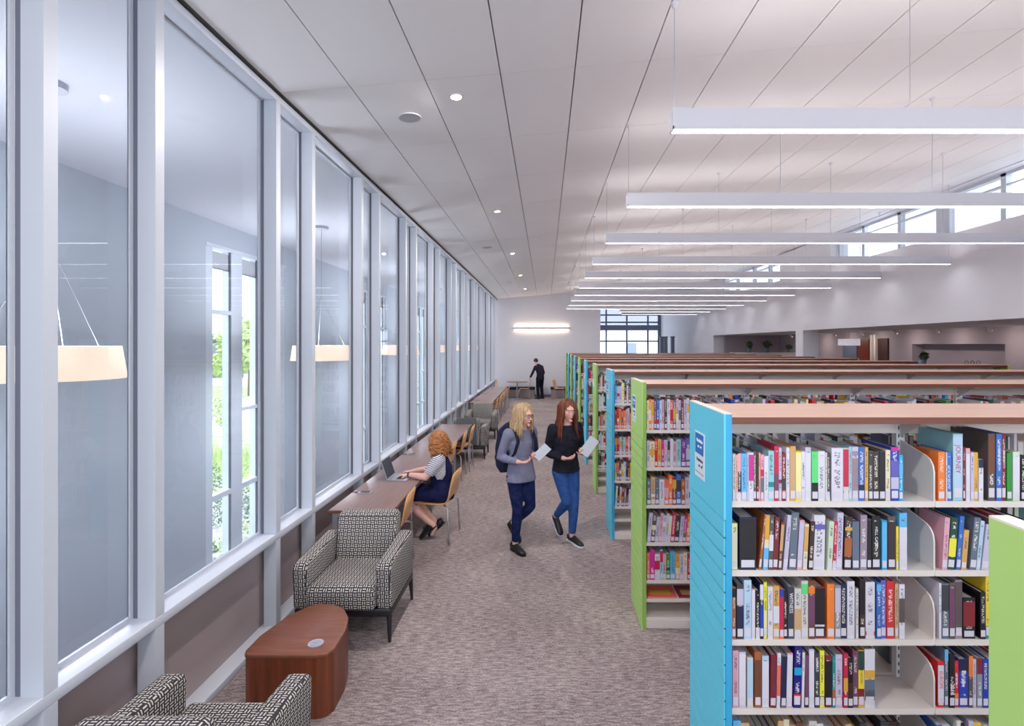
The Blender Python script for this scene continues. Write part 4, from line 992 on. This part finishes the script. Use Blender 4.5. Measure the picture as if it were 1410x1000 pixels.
t = thing('plinth', 'white plinth under the ring ornaments in the side room', 'plinth', ((1339-751)/720*11.5, 11.5, 0)); box('body', -.3, .3, -.15, .15, 0, 1.84, M['white_steel'], t); box('top', -.32, .32, -.17, .17, 1.84, 1.86, M['white_steel'], t)
# ---------------------------------------------------------------- people
# local frame of a figure: +x forward, +y to its own left, z up
def remesh(name, b, mt, parent, vox, smooth=2):
    o = B(name, b, mt, parent); r = o.modifiers.new('r', 'REMESH'); r.mode = 'VOXEL'; r.voxel_size = vox
    s = o.modifiers.new('s', 'SMOOTH'); s.iterations = smooth; s.factor = .5
    bake(o); o.data.shade_smooth(); return o
def lerp(a, b, t): return tuple(a[i]+(b[i]-a[i])*t for i in range(3))
def hand(b, wrist, d, palm_n, s=1.0, curl=.5, side=1):
    """palm and five separate fingers; d: pointing direction, palm_n: direction the palm faces"""
    w = Vector(wrist); d = Vector(d).normalized(); n = Vector(palm_n); n = (n-n.dot(d)*d).normalized(); t = d.cross(n)*side
    b.tube([w-d*.02, w+d*.02, w+d*.055, w+d*.085], [(.024, .017), (.034, .016), (.040, .014), (.036, .011)], 12, tuple(t))
    for i, (off, L) in enumerate(((-.030, .058), (-.010, .070), (.010, .074), (.030, .066))):
        p0 = w+d*.078+t*off; c = curl*(1+.12*i)
        d1 = (d*math.cos(c*.6)+n*math.sin(c*.6)); d2 = (d*math.cos(c*1.5)+n*math.sin(c*1.5)); d3 = (d*math.cos(c*2.3)+n*math.sin(c*2.3))
        p1 = p0+d1*L*.48; p2 = p1+d2*L*.32; p3 = p2+d3*L*.25
        b.tube([p0-d*.012, p0, p1, p2, p3], [.0085, .009, .0085, .0078, .006], 8, tuple(t))
    p0 = w+d*.02+t*.032; d1 = (d*.6+t*.6+n*.4).normalized(); d2 = (d*.85+t*.2+n*.45).normalized()
    b.tube([p0, p0+d1*.035, p0+d1*.035+d2*.028, p0+d1*.035+d2*.05], [.013, .0115, .0095, .007], 8, tuple(t))
def head(b, c, yaw, pitch, s=1.0):
    rot = Matrix.Rotation(yaw, 3, 'Z') @ Matrix.Rotation(pitch, 3, 'Y'); c = Vector(c); seg, rings = 26, 20; vs = []
    for i in range(rings+1):
        t = PI*i/rings
        for k in range(seg):
            p = 2*PI*k/seg; x, y, z = math.sin(t)*math.cos(p), math.sin(t)*math.sin(p), math.cos(t)
            X, Y, Z = x*.096, y*.075, z*.118
            if z < 0:
                k_ = 1+.34*z; Y *= k_
                X = X*(1+.12*z) + (.012*(-z) if x > 0 else .03*(-z))
                if x < 0: X *= (1+.3*z)
            if x > .3: X = X*.95+.002
            if x > .6 and abs(Y) > .018 and abs(Y) < .05 and -.05 < Z < .03: X -= .008 if Z > -.012 else -.002
            vs.append(c+rot @ Vector((X*s, Y*s, Z*s)))
    b.add(vs, [(i*seg+k, (i+1)*seg+k, (i+1)*seg+(k+1) % seg, i*seg+(k+1) % seg) for i in range(rings) for k in range(seg)])
    T = lambda x, y, z: c+rot @ Vector((x*s, y*s, z*s))
    b.tube([T(.086, 0, .012), T(.100, 0, -.012), T(.114, 0, -.034), T(.096, 0, -.042)], [(.007, .008), (.009, .009), (.014, .010), (.012, .006)], 8)
    b.ball(T(.095, 0, -.062), (.012*s, .022*s, .009*s), 10, 6, rot=rot); b.ball(T(.084, 0, -.098), (.02*s, .026*s, .018*s), 10, 6, rot=rot)
    b.ball(T(.088, 0, .028), (.014*s, .048*s, .010*s), 12, 6, rot=rot)
    for y in (-1, 1):
        b.ball(T(-.002, y*.075, -.012), (.020*s, .010*s, .032*s), 10, 6, rot=rot)
    return T, rot
def face(T, rot, parent, lip=(176, 84, 90), s=1.0, brow=(100, 70, 50), glasses=False):
    e = MB(); i_ = MB(); l = MB(); w = MB()
    for y in (-.031, .031):
        e.ball(T(.0805, y, .003), (.0095, .0125, .0058), 12, 8, rot=rot); i_.ball(T(.0880, y, .003), (.0030, .0052, .0050), 10, 6, rot=rot)
        w.tube([T(.086, y*1.6, .022), T(.095, y, .028), T(.096, y*.45, .023)], .0022, 6)
    l.tube([T(.094, -.024, -.064), T(.106, -.008, -.060), T(.106, .008, -.060), T(.094, .024, -.064)], .0028, 6)
    l.tube([T(.094, -.020, -.067), T(.104, 0, -.070), T(.094, .020, -.067)], .0034, 6)
    B('eye', e, mat('eye_white', (236, 230, 228), .3), parent, 0, True); B('iris', i_, mat('iris', (52, 40, 36), .2), parent, 0, True)
    B('lips', l, mat('lips', lip, .5), parent, 0, True); B('eyebrow', w, mat('eyebrow', brow, .8), parent, 0, True)
    if glasses:
        g = MB()
        for y in (-.031, .031): g.tube([T(.104, y+.021*math.cos(k*PI/8), .002+.017*math.sin(k*PI/8)) for k in range(17)], .0022, 6)
        g.tube([T(.108, -.01, .006), T(.108, .01, .006)], .002, 6)
        for y in (-1, 1): g.tube([T(.103, y*.052, .006), T(0, y*.079, .008)], .002, 6)
        B('spectacles', g, M['black'], parent, 0, True)
def hair(parent, T, mt, length, seed, n=90, wave=.012, wid=.1, back=.06, front=True, vol=1.0):
    q = random.Random(seed); b = MB()
    for i in range(n):
        a = q.uniform(-.62, .62)*2*PI if front else q.uniform(.22, .78)*2*PI
        ang = PI+(q.random()**.8)*PI*.70*q.choice((-1, 1))           # around the head, centred on the back
        pts = []; ph = q.uniform(0, 6); L = length*q.uniform(.8, 1.05); out = vol*q.uniform(.92, 1.08)
        for k in range(9):
            t = k/8
            if t < .45:
                u = t/.45*PI*.5; r = math.sin(u); z = .03+.10*math.cos(u)*out
            else:
                u = (t-.45)/.55; r = 1+.10*math.sin(u*PI); z = .03-L*u
            x = math.cos(ang)*.104*r*out-.012; y = math.sin(ang)*.092*r*out
            z0 = max(0, -z-.08)
            x -= back*z0*1.0 if x < 0 else -.05*z0; y *= (1+wid*z0*4)
            wv = wave*math.sin(ph+t*13)*(t**1.1)
            pts.append(T(x+wv, y+wv*.7*math.cos(ph), z))
        b.tube(pts, [(.012, .008), (.019, .010), (.021, .010), (.021, .010), (.020, .010), (.019, .009), (.016, .009), (.012, .008), (.004, .004)], 6, (0, 1, 0))
    c = MB(); rings, seg = 8, 20; vs = []
    return B('hair', b, mt, parent, 0, True)
def cap_hair(b, T, s=1.0): b.ball(T(-.016, 0, .030), (.100*s, .086*s, .102*s), 18, 12)
def shoe(parent, heel, toe, up, mt, sole=None, name='shoe', w=.042):
    h, t = Vector(heel), Vector(toe); d = t-h; u = Vector((0, 0, 1)); u = (u-u.dot(d.normalized())*d.normalized()).normalized()
    b = MB(); side = u.cross(d.normalized())
    ps = [h-d*.02+u*.045, h+d*.12+u*.05, h+d*.38+u*.046, h+d*.62+u*.036, h+d*.85+u*.028, h+d*1.0+u*.024]
    rs = [(.030, .038), (.036, .046), (.036, .044), (w, .032), (w*.95, .024), (w*.55, .014)]
    b.tube(ps, rs, 14, tuple(side)); o = B(name, b, mt, parent, 0, True)
    b = MB(); out = [(-.04, .028), (.1, .036), (.4, .032), (.65, .044), (.9, .038), (1.03, .018), (1.03, -.018), (.9, -.038), (.65, -.044), (.4, -.032), (.1, -.036), (-.04, -.028)]
    lo = [h+d*a+side*s_ for a, s_ in out]; hi = [p+u*.018 for p in lo]; n = len(out)
    b.add(lo+hi, [tuple(range(n))[::-1], tuple(range(n, 2*n))]+[(i, (i+1) % n, n+(i+1) % n, n+i) for i in range(n)])
    B('sole', b, sole or mt, o)
def limb(b, pts, rads, hint=(0, 1, 0), seg=14):
    """smooth tapered limb through joints"""
    P = []; Q = []
    for i in range(len(pts)-1):
        for k in range(4):
            t = k/4; P.append(lerp(pts[i], pts[i+1], t)); r0, r1 = rads[i], rads[i+1]
            r0 = r0 if isinstance(r0, tuple) else (r0, r0); r1 = r1 if isinstance(r1, tuple) else (r1, r1)
            Q.append((r0[0]+(r1[0]-r0[0])*t, r0[1]+(r1[1]-r0[1])*t))
    P.append(pts[-1]); r1 = rads[-1]; Q.append(r1 if isinstance(r1, tuple) else (r1, r1))
    b.tube(P, Q, seg, hint)

def woman_walking(name_label, loc, ang, J, mats, hairspec, seedv, glasses=False):
    t = thing('person', name_label, 'person', loc, ang)
    b = MB(); T, rot = head(b, J['head'], J['yaw'], J['pitch'])
    hc = Vector(J['head'])
    b.tube([J['neck'], lerp(J['neck'], J['head'], .5), tuple(hc+Vector((-.015, 0, -.05)))], [(.055, .05), (.045, .045), (.048, .048)], 14)
    limb(b, [J['pelvis'], J['waist'], J['chest'], J['neck']], [(.145, .09), (.11, .08), (.14, .095), (.06, .05)])
    for s in ('r', 'l'):
        limb(b, [J['sh_'+s], J['el_'+s], J['wr_'+s]], [.042, .036, .024]); limb(b, [J['hip_'+s], J['kn_'+s], J['an_'+s]], [.075, .05, .034])
        b.ball(J['an_'+s], .036, 10, 8)
        hand(b, J['wr_'+s], J['hd_'+s], J['pn_'+s], 1, J.get('curl', .7), 1 if s == 'l' else -1)
        f0 = Vector(J['an_'+s]); tt = Vector(J['toe_'+s]); hh = Vector(J['heel_'+s]); b.tube([f0, (hh+f0)/2+Vector((0, 0, .01)), lerp(hh, tt, .5), lerp(hh, tt, .9)], [.032, .028, .024, .015], 8)
    remesh('body', b, mats['skin'], t, .0065, 2)
    face(T, rot, t, glasses=glasses, brow=hairspec.get('brow', (110, 76, 52)))
    # top
    b = MB(); limb(b, [tuple(Vector(J['hem'])-Vector((0, 0, .01))), J['hem'], J['waist'], J['chest'], lerp(J['chest'], J['neck'], .62), lerp(J['chest'], J['neck'], .92)], [(J.get('hemw', .165)+.018, .142), (J.get('hemw', .165)+.018, .142), (.140, .110), (.158, .118), (.115, .085), (.062, .055)])
    for s in ('r', 'l'):
        b.ball(J['sh_'+s], .062, 12, 8); limb(b, [lerp(J['chest'], J['sh_'+s], .4), J['sh_'+s]], [.075, .064]); limb(b, [J['sh_'+s], J['el_'+s], lerp(J['el_'+s], J['wr_'+s], .86)], [.062, .05, .038])
    remesh('top', b, mats['top'], t, .011, 3)
    # jeans
    b = MB(); limb(b, [lerp(J['pelvis'], J['waist'], .6), J['pelvis']], [(.135, .098), (.158, .108)])
    for s in ('r', 'l'):
        b.ball(J['hip_'+s], .084, 12, 8); kn = J['kn_'+s]; an = J['an_'+s]
        limb(b, [J['hip_'+s], lerp(J['hip_'+s], kn, .5), kn, lerp(kn, an, .3), lerp(kn, an, .93)], [.098, .082, .060, .060, .043])
    remesh('jeans', b, mats['jeans'], t, .011, 3)
    for s in ('r', 'l'): shoe(t, J['heel_'+s], J['toe_'+s], None, mats['shoe'], mats.get('sole'), 'shoe')
    b = MB(); cap_hair(b, T); hr = hair(t, T, mats['hair'], hairspec['len'], seedv, hairspec.get('n', 90), hairspec.get('wave', .012), hairspec.get('wid', .1))
    cb = B('hair_crown', b, mats['hair'], t, 0, True)
    return t, T
# woman with the backpack
F1 = Vector((.63, -.78)); 
J = dict(pelvis=(0, 0, .90), hem=(.015, 0, .80), waist=(.0, 0, 1.05), chest=(.01, 0, 1.23), neck=(.03, 0, 1.39), head=(.06, 0, 1.525), yaw=.25, pitch=.06,
         sh_r=(.0, -.165, 1.33), el_r=(-.07, -.225, 1.06), wr_r=(.17, -.13, 1.035), hd_r=(1, .55, .0), pn_r=(0, .3, 1),
         sh_l=(.0, .165, 1.33), el_l=(-.02, .225, 1.07), wr_l=(.20, .085, 1.07), hd_l=(.7, -.75, .25), pn_l=(-.6, -.3, 1),
         hip_r=(.0, -.08, .86), kn_r=(.05, -.075, .48), an_r=(.00, -.07, .085), heel_r=(-.06, -.07, .005), toe_r=(.19, -.085, .0),
         hip_l=(.0, .08, .86), kn_l=(.10, .07, .50), an_l=(-.20, .05, .24), heel_l=(-.29, .05, .20), toe_l=(-.10, .055, .03), hemw=.17)
t1, T1 = woman_walking('blond woman in a grey sweater walking with a navy backpack and papers', (-.285, 5.93, 0), math.atan2(F1.y, F1.x), J,
    dict(skin=M['skin'], top=M['sweater'], jeans=M['denim_dark'], shoe=M['black'], hair=M['blond']), dict(len=.27, brow=(150, 112, 70), wave=.02, wid=.2), 3, glasses=True)
# backpack: worn, a thing of its own
tb = thing('backpack', 'navy backpack on the back of the blond walking woman', 'backpack', (-.285, 5.93, 0), math.atan2(F1.y, F1.x))
b = MB(); b.tube([(-.23, 0, .84), (-.245, 0, .92), (-.25, 0, 1.12), (-.23, 0, 1.32), (-.18, 0, 1.40)], [(.11, .07), (.155, .11), (.16, .115), (.14, .09), (.07, .05)], 16); remesh('main_compartment', b, M['pack'], tb, .012, 3)
b = MB(); b.tube([(-.35, 0, .90), (-.36, 0, 1.0), (-.35, 0, 1.12)], [(.09, .03), (.11, .035), (.08, .02)], 12); B('front_pocket', b, M['pack'], tb, 0, True)
for s in (-1, 1):
    b = MB(); b.tube([(-.13, s*.09, 1.33), (-.03, s*.105, 1.40), (.07, s*.115, 1.36), (.125, s*.12, 1.25), (.10, s*.15, 1.12), (-.04, s*.165, 1.0), (-.14, s*.12, .95)], [(.024, .006)]*7, 8); B('shoulder_strap', b, M['pack'], tb, 0, True)
b = MB(); b.tube([(-.17, -.03, 1.37), (-.18, -.02, 1.42), (-.18, .02, 1.42), (-.17, .03, 1.37)], .007, 6); B('grab_handle', b, M['pack'], tb, 0, True)
tp = thing('papers', 'folded white papers in the hand of the blond walking woman', 'papers', (-.285, 5.93, 0), math.atan2(F1.y, F1.x))
b = MB(); b.box(-.05, .05, -.003, .003, -.06, .13); o = B('sheets', b, M['sign_white'], tp); o.location = (.30, .045, 1.12); o.rotation_euler = (.25, .75, 1.05)
b = MB(); b.box(-.045, .045, .003, .005, -.05, .12); o2 = B('printed_page', b, mat('print_blue', (120, 160, 196), .6), tp); o2.location = o.location; o2.rotation_euler = o.rotation_euler
# woman with long auburn hair
F2 = Vector((.45, -.89))
J = dict(pelvis=(0, 0, .90), hem=(.01, 0, .86), waist=(.01, 0, 1.05), chest=(.02, 0, 1.24), neck=(.03, 0, 1.41), head=(.055, 0, 1.55), yaw=-.06, pitch=.05,
         sh_r=(.0, -.17, 1.35), el_r=(-.05, -.215, 1.06), wr_r=(.17, -.10, 1.03), hd_r=(.8, .8, .1), pn_r=(0, .3, 1),
         sh_l=(.0, .17, 1.35), el_l=(-.02, .22, 1.08), wr_l=(.20, .12, 1.08), hd_l=(.8, -.5, .3), pn_l=(-.6, -.3, 1),
         hip_r=(.0, -.08, .87), kn_r=(.07, -.02, .50), an_r=(-.27, .02, .24), heel_r=(-.35, .02, .19), toe_r=(-.17, .03, .02),
         hip_l=(.0, .08, .87), kn_l=(.07, .075, .49), an_l=(.03, .07, .09), heel_l=(-.04, .07, .008), toe_l=(.22, .10, .0), hemw=.155)
t2_, T2 = woman_walking('woman with long auburn hair and blue jeans walking with a paper', (.235, 6.12, 0), math.atan2(F2.y, F2.x), J,
    dict(skin=M['skin'], top=M['sleeve_dark'], jeans=M['denim'], shoe=M['black'], sole=M['sign_white'], hair=M['auburn']), dict(len=.36, brow=(70, 44, 34), n=120, wave=.024, wid=.28), 9)
tp = thing('papers', 'pale booklet held up by the auburn-haired walking woman', 'papers', (.235, 6.12, 0), math.atan2(F2.y, F2.x))
b = MB(); b.box(-.06, .06, -.004, .004, -.06, .17); o = B('sheets', b, M['sign_white'], tp); o.location = (.30, .10, 1.13); o.rotation_euler = (.2, .6, 1.2)
b = MB(); b.box(-.05, .05, .004, .006, -.05, .02); o2 = B('printed_page', b, mat('print_teal', (70, 110, 130), .6), tp); o2.location = o.location; o2.rotation_euler = o.rotation_euler

# seated woman, facing the glass (-x in the world); her own left side is towards the camera
t = thing('person', 'ginger-haired woman in a navy dress seated typing at the laptop', 'person', (-1.24, 6.30, 0), PI)
b = MB(); T, rot = head(b, (.06, 0, 1.15), -.12, .18)
b.tube([(.0, 0, 1.0), (.02, 0, 1.06), (.045, 0, 1.09)], [(.055, .05), (.046, .046), (.048, .048)], 14)
limb(b, [(0, 0, .55), (.01, 0, .70), (.02, 0, .87), (.01, 0, 1.0)], [(.15, .11), (.12, .10), (.145, .11), (.06, .05)])
for s in (-1, 1):
    sh = (.02, s*.165, .95); el = (.16, s*.215, .78); wr = (.38, s*.085+.03, .785)
    limb(b, [sh, lerp(sh, el, .5), el, lerp(el, wr, .35), wr], [.058, .054, .044, .040, .025]); b.ball(el, .044, 10, 8)
    hand(b, wr, (1, -s*.12, -.08), (0, 0, -1), 1, .45, s)
    kn = (.44, s*.10, .50); an = (.09, s*.05+.02, .17); limb(b, [(.04, s*.09, .55), kn], [.09, .06]); limb(b, [kn, lerp(kn, an, .35), an], [.058, .060, .036]); b.ball(kn, .06, 10, 8)
    b.tube([an, lerp(an, (.06, s*.05+.02, .1), .5), (.12, s*.05+.02, .05)], [.036, .03, .018], 8)
remesh('body', b, M['skin'], t, .0065, 2)
face(T, rot, t, brow=(150, 90, 50))
b = MB(); limb(b, [(.0, 0, .47), (0, 0, .56), (.01, 0, .70), (.02, 0, .86), (.01, 0, .98)], [(.175, .14), (.185, .15), (.15, .135), (.165, .135), (.10, .07)])
for s in (-1, 1): limb(b, [(.02, s*.085, .54), (.25, s*.10, .545), (.40, s*.11, .53)], [(.105, .095), (.10, .08), (.088, .07)])
remesh('dress', b, M['dress'], t, .012, 3)
for s in (-1, 1):
    b = MB(); sh = (.02, s*.165, .95); el = (.16, s*.215, .78)
    b.ball(sh, .075, 14, 10); limb(b, [(.01, s*.09, .965), sh, lerp(sh, el, .45), lerp(sh, el, .78)], [.070, .078, .072, .066])
    limb(b, [(.02, s*.14, .93), (.0, s*.155, .80), (.0, s*.15, .74)], [(.05, .085), (.035, .07), (.03, .04)])
    o = remesh('striped_sleeve', b, M['stripes'], t, .010, 2); o['label'] = 'navy and white striped jersey sleeve'
b = MB(); wv = Vector((.375, .118, .785)); b.tube([tuple(wv-Vector((.012, .0, 0))), tuple(wv+Vector((.012, 0, 0)))], .030, 14); B('wristwatch', b, M['black'], t, 0, True)
for s in (-1, 1): shoe(t, (.02+.04*s, s*.05+.02, .155), (.20+.04*s, s*.05+.02, .005), None, M['black'], None, 'shoe')
q = random.Random(21); b = MB(); b.ball(T(-.018, 0, .020), (.112, .096, .106), 20, 12)
for i in range(120):
    ang = PI+q.uniform(-1, 1)*PI*.74; pts = []; ph = q.uniform(0, 6); rr = q.uniform(.008, .013); hr_ = q.uniform(.012, .02); L = q.uniform(.12, .21); hi = q.uniform(.2, 1)
    for k in range(34):
        tt = k/33
        if tt < .38: u = tt/.38*PI*.5*1; r = math.sin(u); z = .03+.100*math.cos(u)
        else: u = (tt-.38)/.62; r = 1+.24*math.sin(u*PI*.8)*hi; z = .03-L*u
        g_ = hr_*min(1, tt*2.0); h_ = ph+tt*PI*9
        rad = Vector((math.cos(ang), math.sin(ang)*.92, 0)); tan_ = Vector((-math.sin(ang), math.cos(ang), 0))
        p = rad*(.108*r)+rad*g_*math.cos(h_)+tan_*g_*math.sin(h_)
        pts.append(T(p.x-.014, p.y, z+g_*.5*math.sin(h_*1.3)))
    b.tube(pts, [.004]+[(rr, rr*.8)]*32+[.003], 5)
B('curly_hair', b, M['ginger'], t, 0, True)

# man by the far wall, seen from behind
FM = Vector((-.62, .78))
t = thing('person', 'man in a dark jacket bending over a chair by the far wall', 'person', (-.23, 22.45, 0), math.atan2(FM.y, FM.x))
b = MB(); T, rot = head(b, (.27, 0, 1.60), .35, .65)
b.tube([(.14, 0, 1.42), (.20, 0, 1.50), (.24, 0, 1.54)], [(.06, .055), (.052, .052), (.05, .05)], 12)
limb(b, [(0, 0, .95), (.0, 0, 1.12), (.06, 0, 1.30), (.14, 0, 1.44)], [(.15, .1), (.14, .1), (.17, .11), (.07, .06)])
ar = {-1: ((.10, -.18, 1.38), (.06, -.25, 1.11), (.20, -.22, .90)), 1: ((.10, .18, 1.38), (.17, .27, 1.12), (.26, .34, .90))}
for s in (-1, 1):
    limb(b, list(ar[s]), [.05, .042, .028]); hand(b, ar[s][2], (.2, 0, -1), (0, -s, 0), 1, .5, s)
    limb(b, [(0, s*.09, .92), (.03, s*.10, .50), (-.02, s*.11, .09)], [.085, .055, .04])
    b.tube([(-.02, s*.11, .09), (.0, s*.11, .04), (.12, s*.12, .03)], [.036, .03, .02], 8)
remesh('body', b, M['skin'], t, .008, 2)
face(T, rot, t, brow=(30, 24, 22))
b = MB(); limb(b, [(-.02, 0, .84), (-.02, 0, 1.08), (.04, 0, 1.30), (.10, 0, 1.41), (.16, 0, 1.47)], [(.185, .13), (.175, .125), (.205, .14), (.15, .10), (.07, .065)])
for s in (-1, 1):
    b.ball(ar[s][0], .062, 12, 8); limb(b, [ar[s][0], ar[s][1], lerp(ar[s][1], ar[s][2], .9)], [.064, .056, .044])
remesh('jacket', b, M['jacket'], t, .012, 3)
b = MB()
for s in (-1, 1):
    b.ball((0, s*.085, .90), .105, 12, 8); limb(b, [(0, s*.09, .90), (.03, s*.10, .50), (-.02, s*.11, .06)], [.105, .078, .06])
remesh('trousers', b, M['trousers'], t, .012, 3)
for s in (-1, 1): shoe(t, (-.09, s*.11, .004), (.19, s*.13, .004), None, M['black'], None, 'shoe')
b = MB(); b.ball(T(-.014, 0, .032), (.104, .088, .100), 18, 12)
for i in range(40):
    a, c_ = q.uniform(0, 2*PI), q.uniform(.1, .95); b.ball(T(-.014+.1*math.cos(a)*c_, .084*math.sin(a)*c_, .034+.096*math.sqrt(1-c_*c_)), .016, 6, 4)
B('short_hair', b, M['dark_hair'], t, 0, True)
